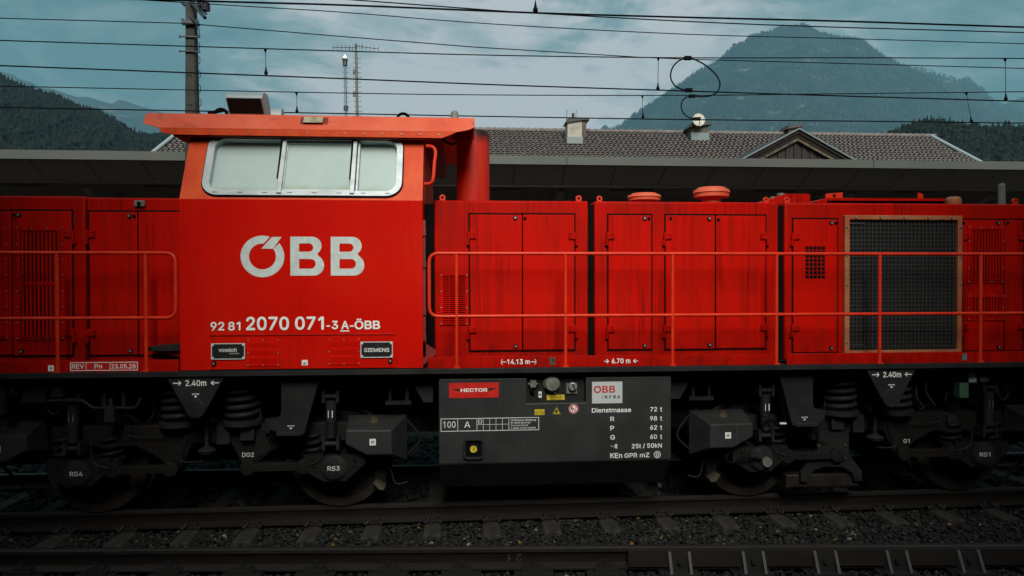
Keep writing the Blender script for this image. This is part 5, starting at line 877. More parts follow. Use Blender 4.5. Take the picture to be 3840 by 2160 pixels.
b.prism([(X-.028, Z+.022), (X-.022, Z+.028), (X+.028, Z-.022), (X+.022, Z-.028)], YK-.0048, YK-.003); b.box(X-.026, X-.012, YK-.004, YK-.003, Z-.005, Z+.014, 2); b.prism([(X-.018, Z-.02), (X-.004, Z-.024), (X-.006, Z-.012), (X-.016, Z-.008)], YK-.004, YK-.003, 2); b.prism([(X+.012, Z+.004), (X+.026, Z+.02), (X+.03, Z+.016), (X+.016, Z+.0)], YK-.004, YK-.003, 3); b.build('no_fire_sign', ['signred', 'sticker', 'ink', 'steel'], tank, smooth=0)
x0, x1, z0, z1 = rc('t', 800, 725, 1283, 865, YP); b = MB(); b.box(x0, x1, YP-.003, YP-.001, z0, z1); h = z1-z0
for i in range(3): b.text(('Diesel Tankanlage nur mit', 'Zapfventil befüllen in der', 'vorgesehenen Stellung'), 0, 1, 0, 1, 0) if False else b.text(('Diesel nur für', 'Betrieb oder mit', 'Zapfventil füllen')[i], x0+.03, x1-.03, z1-h*(.34+.3*i), z1-h*(.14+.3*i), YP-.0042, .02, 1)
b.build('warning_sticker', ['yellow', 'ink'], tank, smooth=0)
x0, x1, z0, z1 = rc('t', 578, 637, 660, 805, YP); b = MB(); b.box(x0, x1, YP-.003, YP-.001, z0, z1); b.prism([((x0+x1)/2+.008*math.cos(R(a)), (z0+z1)/2+.014*math.sin(R(a))) for a in range(0, 360, 30)], YP-.0045, YP-.003, 1); b.build('sticker', ['sticker', 'ink'], tank, smooth=0)
c = at('t', 925, 410, YP); b = MB(); b.lathe([(.083, 0), (.083, .03), (.074, .034), (.07, .075), (.062, .085), (.0, .09)], (c[0], YP, c[1]), 'y', 28); c2 = at('t', 1020, 650, YP); b.prism([(c2[0]-.05, c2[1]+.05), (c2[0]+.02, c2[1]+.05), (c2[0]+.004, c2[1]-.012), (c2[0]-.01, c2[1]-.012)], YP-.034, YP-.02)
b.build('filler_cap', 'khaki', tank)
x0, x1, z0, z1 = rc('t', 1322, 405, 1615, 690, YP); b = MB(); b.box(x0, x1, YP-.02, YP, z0, z1); c = at('t', 1505, 498, YP-.03); b.lathe([(.04, 0), (.042, .035), (.036, .04), (.0, .04)], (c[0], YP-.02, c[1]), 'y', 24, 1); b.cyl((c[0]+.02, YP-.062, c[1]-.035), (c[0]-.005, YP-.062, c[1]+.03), .006, n=8, mi=2)
b.build('sampling_valve', ['khaki', 'steel', 'gap'], tank, bevel=.004)
x0, x1, z0, z1 = rc('t', 335, 315, 500, 505, YP); b = MB(); b.box(x0, x1, YP-.05, YP, z0, z1); b.box(x0-.02, x1+.02, YP-.03, YP, z0+.005, z0+.03, 1); b.tube(smooth_path([((x0+x1)/2-.01, YP-.03, z0), ((x0+x1)/2-.02, YP-.035, z0-.03), ((x0+x1)/2+.01, YP-.03, z0-.06)], 5), .015, 8, 1)
for xx in (x0-.012, x1+.012): b.cyl((xx, YP-.03, (z0+z1)/2), (xx, YP-.04, (z0+z1)/2), .008, n=10, mi=2)
b.build('drain_valve', ['khaki', 'gap', 'steel'], tank, bevel=.003)
x0, x1, z0, z1 = tk(332, 682, 518, 872); b = MB(); b.frame(rrect(x0, x1, z0, z1, .04), rrect(x0+.022, x1-.022, z0+.022, z1-.022, .025), YK-.03, YK+.0); b.build('gauge_guard', 'grey', tank, bevel=.004)
c = at('9', 424, 778, YK); b = MB(); b.prism(rrect(x0+.02, x1-.02, z0+.02, z1-.02, .02), YK-.004, YK-.001, 3); b.box(c[0]-.042, c[0]+.042, YK-.012, YK-.004, c[1]-.04, c[1]+.04, 2); b.cyl((c[0], YK-.012, c[1]), (c[0], YK-.022, c[1]), .038, n=28, mi=2); b.cyl((c[0], YK-.022, c[1]), (c[0], YK-.024, c[1]), .033, n=28); b.prism([(c[0]-.004, c[1]-.02), (c[0]+.003, c[1]-.02), (c[0]+.009, c[1]+.022)], YK-.0255, YK-.024, 1); b.cyl((c[0], YK-.024, c[1]), (c[0], YK-.027, c[1]), .006, n=10, mi=1)
b.build('pressure_gauge', ['yellow', 'ink', 'black', 'gap'], tank)
b = MB()
for x in (909,): xx = at('9', x, 600, YK)[0]; b.box(xx-.002, xx+.002, YK-.0015, YK+.001, zfd+.02, zn-.01)
b.build('weld_seam', 'grey', tank, smooth=0)
# bogies: measured on the left one, the right one is its mirror image
def scale_mark(b, X, Z, y):                       # small lifting-point pictogram
    b.box(X-.034, X+.034, y-.0015, y, Z+.012, Z+.017); b.box(X-.026, X-.018, y-.0015, y, Z+.004, Z+.012); b.box(X+.018, X+.026, y-.0015, y, Z+.004, Z+.012); b.prism([(X, Z+.006), (X-.013, Z-.016), (X+.013, Z-.016)], y-.0015, y)
ZB1, ZB2, ZB3 = at('7', 1000, 572, -1.05)[1], at('7', 1000, 760, -1.05)[1], at('8', 300, 990, -1.05)[1]
def bogie(sg):
    xc = sg*3.35; b = MB()
    hp = [(0, ZB1+.02), (.42, ZB1+.02), (.5, ZB1), (1.5, ZB1), (1.5, ZB2+.03), (1.0, ZB2), (.72, ZB2), (.55, ZB2-.09), (.45, ZB3+.1), (.42, ZB3), (.31, ZB3), (.27, ZB3+.12), (.18, ZB2+.02), (0, ZB2+.02)]
    for y0, y1 in ((-1.06, -.86), (.86, 1.06)): b.prism([(xc+x, z) for x, z in hp]+[(xc-x, z) for x, z in hp[::-1][1:-1]], y0, y1)
    b.box(xc-.3, xc+.3, -.86, .86, ZB2, ZB1); fr = b.build('bogie', 'black', loco, smooth=0, bevel=.01, label='left bogie' if sg < 0 else 'right bogie')
    for ax in (-1.2, 1.2):
        X = xc+ax; di = -1 if ax > 0 else 1         # towards the bogie centre
        for sy in (-1, 1):
            b = MB(); pr = [(.09, .2), (.13, .2), (.14, .14), (.34, .06), (.405, .07), (.41, .125), (.492, .13), (.5, .0), (.505, -.005), (.528, -.012), (.528, -.03), (.09, -.03)]
            b.lathe(pr, (0, 0, 0), 'y', 56); b.v = [(X+p[0], (-.685+p[1]) if sy < 0 else (.685-p[1]), .5+p[2]) for p in b.v]; w_ = b.build('wheel', 'wheel', fr, smooth=30)
        b = MB(); b.cyl((X, -.9, .5), (X, .9, .5), .09, n=20); b.build('axle', 'black', fr)
        b = MB(); b.prism([(X-.29, .62), (X+.29, .62), (X+.3, .53), (X+.11, .36), (X-.11, .36), (X-.29, .47)], -1.16, -.92)
        for sx in (-1, 1):
            for q in ((X+sx*.19-.02, X+sx*.19+.02, .555, .563), (X+sx*.19-.02, X+sx*.19+.02, .49, .498), (X+sx*.19+sx*.012-.004, X+sx*.19+sx*.012+.004, .49, .563)): b.box(q[0], q[1], -1.163, -1.158, q[2], q[3], 1)
        b.build('axle_box', ['black', 'gap'], fr, smooth=0)
        b = MB(); b.lathe([(.125, 0), (.125, .02), (.112, .022), (.112, .035), (.1, .04), (0, .04)], (X, -1.16, .5), 'y', 32); [b.cyl((X+.098*math.cos(k*math.pi/3+.3), -1.19, .5+.098*math.sin(k*math.pi/3+.3)), (X+.098*math.cos(k*math.pi/3+.3), -1.206, .5+.098*math.sin(k*math.pi/3+.3)), .012, n=6) for k in range(6)]; hub = b.build('hub_cap', 'grey', fr)
        s_ = {(-1, -1.2): 'RS4', (-1, 1.2): 'RS3', (1, 1.2): 'RS1'}.get((sg, ax))
        if s_: b = MB(); b.text(s_, X-.06, X+.06, .475, .52, -1.2025, .02); b.build('lettering', 'plateedge', fr, smooth=0)
        xd = X-.02*di if ax*sg < 0 else X+.0; xd = X-(.023 if sg < 0 else -.03)
        b = MB(); b.cyl((xd, -1.2, .95), (xd, -1.2, 1.16), .051, n=20); b.cyl((xd, -1.2, .8), (xd, -1.2, .95), .044, n=20); b.cyl((xd, -1.2, .947), (xd, -1.2, .953), .052, n=20)
        for z in (1.2, .74):
            b.cyl((xd-.075, -1.2, z), (xd+.075, -1.2, z), .025, n=12)
            for q in (-.08, .055): b.box(xd+q, xd+q+.026, -1.24, -1.12, z-.055, z+.06)
        b.build('damper', 'grey', fr)
        b = MB(); b.box(xd-.02, xd+.025, -1.2535, -1.2505, 1.0, 1.07); b.v = [(p[0], -1.2525+abs(p[0]-xd)*.2 if p[1] < -1.252 else -1.24, p[2]) for p in b.v]; b.build('sticker', 'sticker' if ax*sg < 0 else 'mastblue', fr, smooth=0)
        for q in (.235, -.22):
            b = MB(); b.tube(helix((X+di*q, -1.0, 0), .092, .6, .82, 3.2), .02, 8); b.cyl((X+di*q, -1.0, .58), (X+di*q, -1.0, .605), .12, n=24); b.build('spring', 'black', fr)
        xp = xc+(.365 if ax > 0 else -.365); b = MB(); x0, x1 = sorted((X+di*.3, xp))
        b.prism([(x0, .52), (x0+.1, .545), (x1-.1, .545), (x1, .52), (x1, .48), (x1-.1, .465), (x0+.1, .465), (x0, .48)], -1.15, -1.06)
        for q in (X+di*.3, xp): b.lathe([(.075, -.05), (.075, .06), (.04, .065), (.0, .065)], (q, -1.09, .505), 'y', 20)
        b.build('radius_arm', 'black', fr, bevel=.006)
    for q in (-.3, .3):
        b = MB(); b.tube(helix((xc+q, -1.05, 0), .15, ZB1+.05, 1.4, 5.6, 20), .025, 8); b.cyl((xc+q, -1.05, ZB1), (xc+q, -1.05, ZB1+.05), .19, n=28); b.build('coil_spring', 'grey', fr)
    b = MB(); b.prism([(xc-.26, 1.44), (xc+.26, 1.44), (xc+.075, 1.1), (xc-.075, 1.1)], -1.473, -1.453); b.lathe([(.092, 0), (.092, .03), (.085, .036), (.0, .036)], (xc, -1.453, 1.15), 'y', 30); b.cyl((xc, -1.453, 1.15), (xc, -1.0, 1.15), .07, n=20)
    pt = b.build('pivot_bracket', 'grey', fr, bevel=.004)
    b = MB(); zz = 1.385; b.text('2.40m', xc-.088, xc+.098, zz-.028, zz+.028, -1.476, .022); arrow(b, xc-.2, xc-.125, zz, -1.474, .008, .022); arrow(b, xc+.212, xc+.137, zz, -1.474, .008, .022); scale_mark(b, xc, 1.27, -1.474); b.build('lettering', 'white2', fr, smooth=0)
    mi_ = (lambda x, y, z: (x, y, z)) if sg < 0 else (lambda x, y, z: (-x, y, z))
    b = MB(mi_); P = [at('8', *q, -1.35) for q in ((610, 118), (955, 118), (950, 180), (822, 655), (575, 655), (570, 625), (500, 610), (480, 520), (545, 520), (600, 490), (614, 430))]; b.prism(P, -1.35, -1.2); x0, x1, z0, z1 = rc('8', 570, 625, 800, 662, -1.36); b.box(x0, x1, -1.38, -1.19, z0, z1); b.build('traction_bracket', 'grey', fr, bevel=.006)
    X, Z = at('8', 703, 585, -1.35); b = MB(); scale_mark(b, X if sg < 0 else -X, Z, -1.352); b.build('lifting_mark', 'white', fr, smooth=0)
    # pin and brake rigging in the middle
    b = MB(); X, z0 = at('7', 1872, 790, -1.2); z1 = at('7', 1872, 450, -1.2)[1]; X = X if sg < 0 else -X
    b.cyl((X, -1.2, z0), (X, -1.2, z1), .02, n=12); b.lathe([(.07, -.03), (.085, 0), (.02, .04), (0, .04)], (X, -1.2, z0), n=20); b.box(X-.08, X-.045, -1.23, -1.17, .98, 1.05); b.box(X+.045, X+.08, -1.23, -1.17, .98, 1.05); b.cyl((X-.06, -1.225, 1.01), (X+.06, -1.225, 1.01), .008, n=8)
    b.build('suspension_pin', 'grey', fr)
    for P_, r_, q in (((('7', 1180, 590), ('7', 1180, 665), ('7', 1480, 670)), -1.12, .006), ((('7', 1690, 655), ('7', 1640, 790), ('7', 1660, 895), ('7', 1850, 890)), -1.15, .007), ((('8', 560, 640), ('8', 480, 700), ('8', 500, 780), ('8', 380, 820)), -1.15, .007),
                      ((('7', 1330, 560), ('7', 1400, 430), ('7', 1370, 260), ('7', 1240, 215)), -1.0, .014), ((('7', 1420, 500), ('7', 1480, 380), ('7', 1440, 230), ('7', 1380, 190)), -.95, .012), ((('8', 420, 430), ('8', 470, 620), ('8', 690, 720), ('8', 880, 700)), -1.07, .009),
                      ((('7', 830, 690), ('7', 822, 800), ('7', 860, 920), ('7', 990, 960)), -1.17, .007), ((('8', 990, 630), ('8', 1000, 780), ('8', 960, 880), ('8', 860, 930)), -1.17, .007), ((('8', 1500, 900), ('8', 1600, 960), ('8', 1650, 1090), ('8', 1760, 1080)), -.95, .008),
                      ((('8', 1640, 420), ('8', 1790, 560), ('8', 1870, 700), ('8', 1760, 830)), -1.0, .014), ((('7', 560, 360), ('7', 500, 470), ('7', 430, 420), ('7', 440, 360)), -1.2, .009)):
        b = MB(mi_); b.tube(smooth_path([at3(*p, r_) for p in P_], 7), q, 7); b.build('brake_pipe', 'grey' if q < .01 else 'black', fr)
    for q, y_ in (((245, 590, 372, 705), -1.12), ((30, 565, 150, 740), -1.1), ((470, 510, 520, 640), -1.12)):
        b = MB(mi_); x0, x1, z0, z1 = rc('8', *q, y_); b.box(x0, x1, y_-.02, -1.06, z0, z1); b.build('guide_block', 'grey', fr, bevel=.008)
    b = MB()
    for x in (-1.35, -1.2, -.95, -.8, .8, .95, 1.2, 1.35):
        for z in (ZB1-.04, ZB2+.06): b.cyl((xc+x, -1.06, z), (xc+x, -1.075, z), .012, n=6)
    b.build('frame_bolts', 'grey', fr)
    return fr
bl, br = bogie(-1), bogie(1)
b = MB(); X, Z = at('8', 318, 833, -1.06); b.text('DG2', X-.06, X+.055, Z-.022, Z+.022, -1.063, .02); b.build('lettering', 'plateedge', bl, smooth=0)
b = MB(); X, Z = at('b', 640, 787, -1.06); b.text('G1', X-.035, X+.035, Z-.022, Z+.022, -1.063, .02); b.build('lettering', 'plateedge', br, smooth=0)
# sensor with cable on the second axle from the right
X, Z = at('a', 1065, 1000, -1.22); b = MB(); b.lathe([(.05, 0), (.05, .05), (.0, .05)], (X, -1.18, Z), 'y', 20); b.tube(smooth_path([at3('a', 1010, 980, -1.22), at3('a', 900, 955, -1.24), at3('a', 800, 965, -1.24), at3('a', 710, 1010, -1.24), at3('a', 650, 960, -1.2), at3('a', 700, 890, -1.15)], 6), .012, 8, 1); b.build('speed_sensor', ['khaki', 'gap'], br)
b = MB(); b.tube(smooth_path([at3('a', 1215, 300, -1.25), at3('a', 1220, 450, -1.25), at3('a', 1245, 600, -1.25), at3('a', 1190, 630, -1.27), at3('a', 1120, 590, -1.3), at3('a', 1060, 580, -1.3), at3('a', 1025, 640, -1.3)], 6), .013, 8); b.tube(smooth_path([at3('a', 1255, 300, -1.25), at3('a', 1275, 480, -1.25), at3('a', 1265, 610, -1.25)], 6), .013, 8); b.box(*rc('a', 1195, 560, 1260, 640, -1.29)[:2], -1.29, -1.27, *[at('a', 1220, 620, -1.29)[1], at('a', 1220, 605, -1.29)[1]], 1); b.build('brake_hoses', ['gap', 'sticker'], br)
# train stop magnet frame beside the right bogie
Q = lambda *p: [at(*q, -1.1) for q in p]
b = MB(); P = Q(('a', 1570, 690), ('b', 60, 690), ('b', 65, 930), ('b', 190, 1085), ('b', 195, 1190), ('b', 118, 1190), ('b', 105, 1120), ('b', 40, 1070), ('a', 1825, 1050), ('a', 1640, 1045), ('a', 1540, 1085), ('a', 1482, 1160), ('a', 1480, 1200), ('a', 1405, 1195), ('a', 1405, 1105), ('a', 1500, 985), ('a', 1570, 940)); b.prism(P, -1.1, -1.06)
mg = b.build('magnet_frame', 'grey', br, smooth=0); b = MB()
for q in (('a', 1635, 765, 1710, 870), ('a', 1720, 765, 1790, 870), ('a', 1635, 895, 1710, 990), ('a', 1720, 895, 1790, 990)): x0, x1, z0, z1 = rc(*q, -1.1); b.box(x0, x1, -1.103, -1.099, z0, z1)
for q in (('a', 1560, 815, 1590, 850), ('a', 1560, 940, 1590, 965), ('b', 5, 810, 35, 840), ('b', 5, 945, 35, 970)): x0, x1, z0, z1 = rc(*q, -1.1); b.cyl(((x0+x1)/2, -1.1, (z0+z1)/2), ((x0+x1)/2, -1.12, (z0+z1)/2), .012, n=8, mi=1)
b.build('magnet_slots', ['void', 'cap'], br, smooth=0)
x0, x1, z0, z1 = rc('a', 1235, 1110, 1960, 1238, -1.0); b = MB(); b.box(x0, x1, -1.05, -.9, z0, z1); b.build('track_magnet', 'wheel', br, bevel=.01)
# sand boxes
def sandbox(tf, label, streaky):
    FR = [at('8', *q, -1.27) for q in ((1200, 612), (1612, 612), (1616, 832), (1388, 836), (1195, 738))]; BK = [at('8', *q, -.98) for q in ((1228, 470), (1757, 462), (1757, 888), (1400, 842), (1195, 745))]
    b = MB(tf); n = 5; b.add([(p[0], -1.27, p[1]) for p in FR]+[(p[0], -.98, p[1]) for p in BK], [(4, 3, 2, 1, 0), (5, 6, 7, 8, 9)]+[(i, (i+1) % n, n+(i+1) % n, n+i) for i in range(n)])
    bx = b.build('sand_box', 'tank', loco, smooth=0, bevel=.012, label=label)
    c = at3('8', 1455, 528, -1.1); b = MB(tf); b.lathe([(.05, -.02), (.05, .012), (.036, .016), (.036, .034), (0, .036)], c, n=20, mi=0); b.box(c.x-.012, c.x+.012, c.y-.045, c.y+.045, c.z+.03, c.z+.045); b.build('filler_lid', 'cap', bx)
    x0, x1, z0, z1 = rc('8', 1415, 690, 1472, 748, -1.27); b = MB(tf); b.box(x0, x1, -1.274, -1.271, z0, z1); X, Z = (x0+x1)/2, (z0+z1)/2; b.frame([(X+.016*math.cos(R(a)), Z+.013*math.sin(R(a))) for a in range(0, 360, 30)], [(X+.009*math.cos(R(a)), Z+.007*math.sin(R(a))) for a in range(0, 360, 30)], -1.2755, -1.274, 1); b.build('sticker', ['sticker', 'ink'], bx, smooth=0)
    b = MB(tf); b.tube(smooth_path([at3('8', 1640, 840, -.95), at3('8', 1560, 960, -.9), at3('8', 1530, 1060, -.8), at3('8', 1400, 1225, -.76)], 6), .014, 8); b.build('sanding_pipe', 'black', bx)
sandbox(None, 'sand box between the left bogie and the fuel tank', 0); sandbox(lambda x, y, z: (-x, y, z), 'sand box between the fuel tank and the right bogie', 1)
sandbox(lambda x, y, z: (-6.98-x, y, z), 'sand box at the left edge', 0); sandbox(lambda x, y, z: (6.98+x, y, z), 'sand box at the right edge', 0)
for s_ in (-1, 1):
    mi_ = (lambda x, y, z: (x, y, z)) if s_ < 0 else (lambda x, y, z: (-x, y, z))
    b = MB(mi_)
    for q in ((1590, 118, 1612, 345), (1740, 118, 1770, 345), (1560, 345, 1792, 378)): x0, x1, z0, z1 = rc('8', *q, -1.15); b.box(x0, x1, -1.17, -1.12, z0, max(z1, 1.4) if q[3] == 345 else z1)
    b.prism([at('8', *q, -1.2) for q in ((1775, 118), (1990, 118), (1990, 350), (1905, 350))], -1.25, -1.1); b.build('step_hanger', 'grey', loco, smooth=0)
    b = MB(mi_)
    for x, y in ((1000, 1.3), (1000, 1.24), (1000, 1.18), (1000, 1.12)): b.box(at('8', 960, 200, -.8)[0], at('8', 1560, 200, -.8)[0], -.85, -.7, y-.02, y+.012)
    b.build('rib_plate', 'black', loco, smooth=0)
    b = MB(mi_); P = [at('8', *q, -.95) for q in ((1455, 1075), (1490, 1065), (1560, 1115), (1545, 1142), (1500, 1135))]; b.prism(P, -1.0, -.85, 1); b.prism([at('8', *q, -.9) for q in ((1450, 900), (1570, 900), (1560, 1080), (1470, 1070))], -.9, -.75); b.build('brake_shoe', ['black', 'cap'], loco, smooth=0)
# pipework and boxes under the left end
b = MB(); b.tube(arc_path([at3('7', 440, 345, -1.3), at3('7', 745, 338, -1.3), at3('7', 840, 410, -1.3), at3('7', 1235, 410, -1.3), at3('7', 1275, 320, -1.3)], .04), .013, 8); b.box(*rc('7', 958, 395, 1050, 470, -1.3)[:2], -1.33, -1.24, at('7', 1000, 530, -1.3)[1], at('7', 1000, 390, -1.3)[1]); b.cyl(at3('7', 1005, 390, -1.29), at3('7', 1005, 325, -1.29), .02, n=10); b.build('air_pipe', 'grey', loco)
b = MB()
for x in (945, 1122): p = at3('7', x, 400, -1.2); b.cyl(p, (p.x, p.y, 1.42), .026, n=12)
b.build('down_pipes', 'grey', loco)
for q, m_ in (((62, 200, 160, 298), 'grey'), ((195, 185, 412, 362), 'grey'), ((460, 188, 566, 312), 'grey'), ((606, 165, 742, 212), 'black'), ((780, 165, 886, 212), 'black')):
    x0, x1, z0, z1 = rc('7', *q, -1.3); b = MB(); b.box(x0, x1, -1.3, -1.15, z0, z1)
    if q[0] == 62: b.text('o', x0+.04, x1-.04, z0+.03, z0+.08, -1.302, .0, 1); b.box(x0+.03, x1-.03, -1.302, -1.3, z1-.03, z1-.02, 1)
    if q[0] == 460: b.box(x0+.025, x1-.02, -1.303, -1.3, (z0+z1)/2-.005, (z0+z1)/2+.03, 2)
    if q[0] in (606, 780): b.text('DG2' if q[0] == 606 else 'DG1', x0+.06, x1-.01, z0+.02, z1-.015, -1.302, .02, 1)
    b.build('control_box', [m_, 'plateedge', 'green'], loco, bevel=.004)
b = MB(); x0, x1, z0, z1 = rc('7', -30, 160, 46, 480, -1.35); b.box(x0, x1, -1.36, -1.3, z0, z1+.05); b.build('bracket', 'grey', loco, bevel=.01)
x0, x1, z0, z1 = rc('b', 1180, 205, 1272, 358, -1.3); b = MB(); b.box(x0, x1, -1.3, -1.2, z0, z1); b.build('connector_box', 'green', loco, bevel=.008)
x0, x1, z0, z1 = rc('b', 1255, 90, 1355, 215, -1.28); b = MB(); b.box(x0, x1, -1.28, -1.2, z0, z1); b.box(x0+.015, x1-.01, -1.283, -1.28, z0+.02, z1-.01, 1); b.build('control_box', ['grey', 'lightgrey'], loco, bevel=.004)
b = MB(); x0, x1, z0, z1 = rc('b', 1385, 135, 1465, 190, -1.28); b.box(x0, x1, -1.28, -1.2, z0, z1, 1); b.tube(arc_path([at3('b', 1465, 180, -1.28), at3('b', 1490, 150, -1.28), at3('b', 1530, 85, -1.28), at3('b', 1770, 90, -1.28)], .02), .008, 6); b.build('conduit', ['grey', 'khaki'], loco)
for q in ((845, 180, 840, 300, 930, 430), (745, 240, 740, 340, 800, 430), (1160, 60, 1158, 130, 1175, 205), (1060, 300, 1035, 345, 1040, 400)): b = MB(); b.tube(smooth_path([at3('b', q[0], q[1], -1.2), at3('b', q[2], q[3], -1.2), at3('b', q[4], q[5], -1.2)], 6), .012 if q[0] < 1000 else .006, 6); b.build('conduit', 'grey', loco)
x0, x1, z0, z1 = rc('b', 1045, 525, 1140, 610, -1.08); b = MB(); b.box(x0, x1, -1.1, -1.05, z0, z1); b.build('data_plate', 'grey', br, bevel=.004)

# ------------------------------------------------------------------ overhead lines
def wire_pts(L_, Y): return [at3(*q, Y) for q in L_]
def extend(P, d=12):
    a = (P[0]-P[1]).normalized()*d; c = (P[-1]-P[-2]).normalized()*d; return [P[0]+a]+P+[P[-1]+c]
def wire(name, L_, Y, r, par=None):
    P = extend(wire_pts(L_, Y)); b = MB(); b.tube(smooth_path(P, 6), r, 6); return b.build(name, 'wire', par)
def dropper(par, k0, x0, y0, k1, x1, y1, Y):
    a, c = at3(k0, x0, y0, Y), at3(k1, x1, y1, Y); b = MB(); d = (c-a); n = d.normalized()
    b.cyl(a, c, .005, n=6); b.cyl(a+n*.0, a+n*.06, .03, .008, n=8); b.cyl(c-n*.12, c-n*.05, .008, .02, n=8); b.lathe([(.012, -.03), (.03, -.01), (.03, .02), (.012, .03)], c-n*.02, n=8); b.build('dropper', 'wire', par)
t1 = thing('overhead_line', 'thick dark contact wire crossing the very top of the sky, joined by thinner feeder wire', 'overhead line', 'overhead lines'); YA = .3
wire('contact_wire', (('1', 1210, -1), ('1', 2576, 38), ('2', 1465, 97), ('2', 2576, 130), ('3', 1200, 160), ('3', 2576, 205)), YA, .011, t1)
wire('joining_wire', (('2', 105, 0), ('2', 900, 60), ('2', 1465, 99), ('2', 2576, 160), ('3', 1000, 200), ('3', 2576, 246)), YA, .007, t1); dropper(t1, '2', 1464, -60, '2', 1465, 92, YA)
YB, YD = 3.6, 5.8
t2 = thing('overhead_line', 'overhead line of messenger and contact wire above the cab, with droppers and the big loop', 'overhead line', 'overhead lines')
wire('messenger_wire', (('1', 0, 305), ('1', 2576, 385), ('2', 1200, 418), ('2', 2576, 436), ('3', 1300, 436), ('3', 2576, 441)), YB, .009, t2)
wire('contact_wire', (('1', 0, 495), ('1', 2576, 593), ('2', 1200, 641), ('2', 2576, 686), ('3', 1000, 718), ('3', 2576, 765)), YB, .011, t2)
for q in (('1', 2003, 370, '1', 2008, 562), ('2', 2392, 434, '2', 2389, 680), ('3', 2434, 441, '3', 2439, 757)): dropper(t2, *q, YB)
t3 = thing('overhead_line', 'lowest overhead line just above the cab roof, with messenger wire and short droppers', 'overhead line', 'overhead lines')
wire('messenger_wire', (('1', 0, 650), ('1', 2576, 702), ('2', 1200, 717), ('2', 2576, 720), ('3', 900, 711), ('3', 2576, 692)), YD, .009, t3)
wire('contact_wire', (('1', 0, 811), ('1', 2576, 857), ('2', 1200, 880), ('2', 2576, 902), ('3', 1300, 914), ('3', 2576, 929)), YD, .0115, t3)
for q in (('1', 2238, 698, '1', 2241, 848), ('2', 2272, 720, '2', 2277, 892), ('3', 2140, 700, '3', 2180, 922)): dropper(t3, *q, YD)
lw = wire('overhead_wire', (('m', 760, 92), ('1', 2576, 92), ('2', 1140, 181), ('2', 2576, 257), ('3', 1300, 293), ('3', 2576, 330)), 7.5, .010)
tag(lw, 'wire running from the mast insulator across the sky below the top line', 'overhead wire', 'overhead wires')
b = MB(); P = wire_pts((('1', -600, 118), ('1', 0, 137), ('1', 1390, 176), ('1', 1510, 186), ('1', 2576, 275), ('2', 1000, 355), ('2', 2240, 431), ('3', 0, 446), ('3', 2576, 516), ('3', 3500, 540)), 7.2); b.tube(P, .010, 6)
tag(b.build('overhead_wire', 'wire'), 'wire clamped to the side of the mast, sloping down to the right', 'overhead wire', 'overhead wires')
J = lambda x, y, Y: at3('j', x, y, Y)
b = MB(); b.tube(smooth_path([J(690, 765, YB), J(600, 757, YB), J(510, 725, YB), J(420, 660, YB), J(365, 545, YB), J(372, 420, YB), J(430, 305, YB), J(540, 215, YB), J(670, 188, YB), J(800, 212, YB+.2), J(950, 285, YB+.5), J(1090, 390, YB+.9), J(1200, 510, YB+1.2), J(1255, 650, YB+1.5), J(1215, 785, YB+1.8), J(1090, 865, YB+2.1), J(920, 882, YD), J(750, 872, YD), J(640, 895, YD), J(570, 970, YD), J(555, 1080, YD), J(600, 1185, YD), J(700, 1262, YD), J(840, 1282, YD)], 6), .013, 8)
for x, y, Y in ((670, 183, YB), (690, 765, YB), (750, 872, YD), (835, 1285, YD)): p = J(x, y, Y); b.box(p.x-.06, p.x+.06, p.y-.03, p.y+.03, p.z-.03, p.z+.03)
tag(b.build('jumper_cable', 'wire'), 'looped jumper cable hanging between two overhead lines in front of the peak', 'cable')

# concrete mast
YM = 8.6; mast = thing('catenary_mast', 'weathered concrete catenary mast with step irons and insulators behind the cab', 'mast')
x0 = at('m', 210, 500, YM)[0]; x1 = at('m', 405, 500, YM)[0]; x2 = at('m', 470, 600, YM+.2)[0]; ztp = at('m', 300, 50, YM)[1]
x0b, x1b, x2b = at('r', 742, 500, YM)[0], at('r', 905, 500, YM)[0], at('r', 975, 500, YM+.2)[0]; zb_ = at('r', 742, 500, YM)[1]
sc_ = lambda a, c, z: a+(c-a)*(ztp-z)/(ztp-zb_)
b = MB(); vs = []
for z in (ztp, -.25):
    a, c, d = sc_(x0, x0b, z), sc_(x1, x1b, z), sc_(x2, x2b, z); vs += [(a, YM, z), (c, YM, z), (d, YM+.2, z), (d-.06, YM+.4, z), (a+.02, YM+.4, z)]
b.add(vs, [(0, 1, 2, 3, 4), (9, 8, 7, 6, 5)]+[(i, 5+i, 5+(i+1) % 5, (i+1) % 5) for i in range(5)]); b.build('post', 'concrete', mast, bevel=.02, smooth=0)
for y0, y1 in ((800, 860), (1140, 1190)):
    xa, xb, z0, z1 = rc('m', 90, y0, 528, y1, YM-.03); b = MB(); b.box(xa, xb, YM-.05, YM-.005, z0+.015, z1-.015); b.box(xa-.012, xa, YM-.06, YM, z0, z1); b.box(xb, xb+.012, YM-.06, YM, z0, z1); b.build('clamp_bar', 'mastmetal', mast)
def bar(b, p, q, w): b.cyl(p, q, w, n=6)
b = MB(); bar(b, at3('m', 290, -20, YM-.1), at3('m', 660, 405, YM-.6), .04); bar(b, at3('m', 340, -10, YM-.05), at3('m', 690, 320, YM-.6), .02); b.build('bracket_arm', 'mastmetal', mast)
b = MB(); bar(b, at3('m', 320, 380, YM-.05), at3('m', 520, 560, YM-.4), .03); bar(b, at3('m', 330, 420, YM-.05), at3('m', 520, 600, YM-.4), .018); b.build('bracket_arm', 'mastmetal', mast)
for q in (((140, 65), (215, 125)), ((135, 435), (215, 500))): b = MB(); bar(b, at3('m', *q[0], YM+.1), at3('m', *q[1], YM+.1), .035); b.build('rear_stub', 'mastmetal', mast)
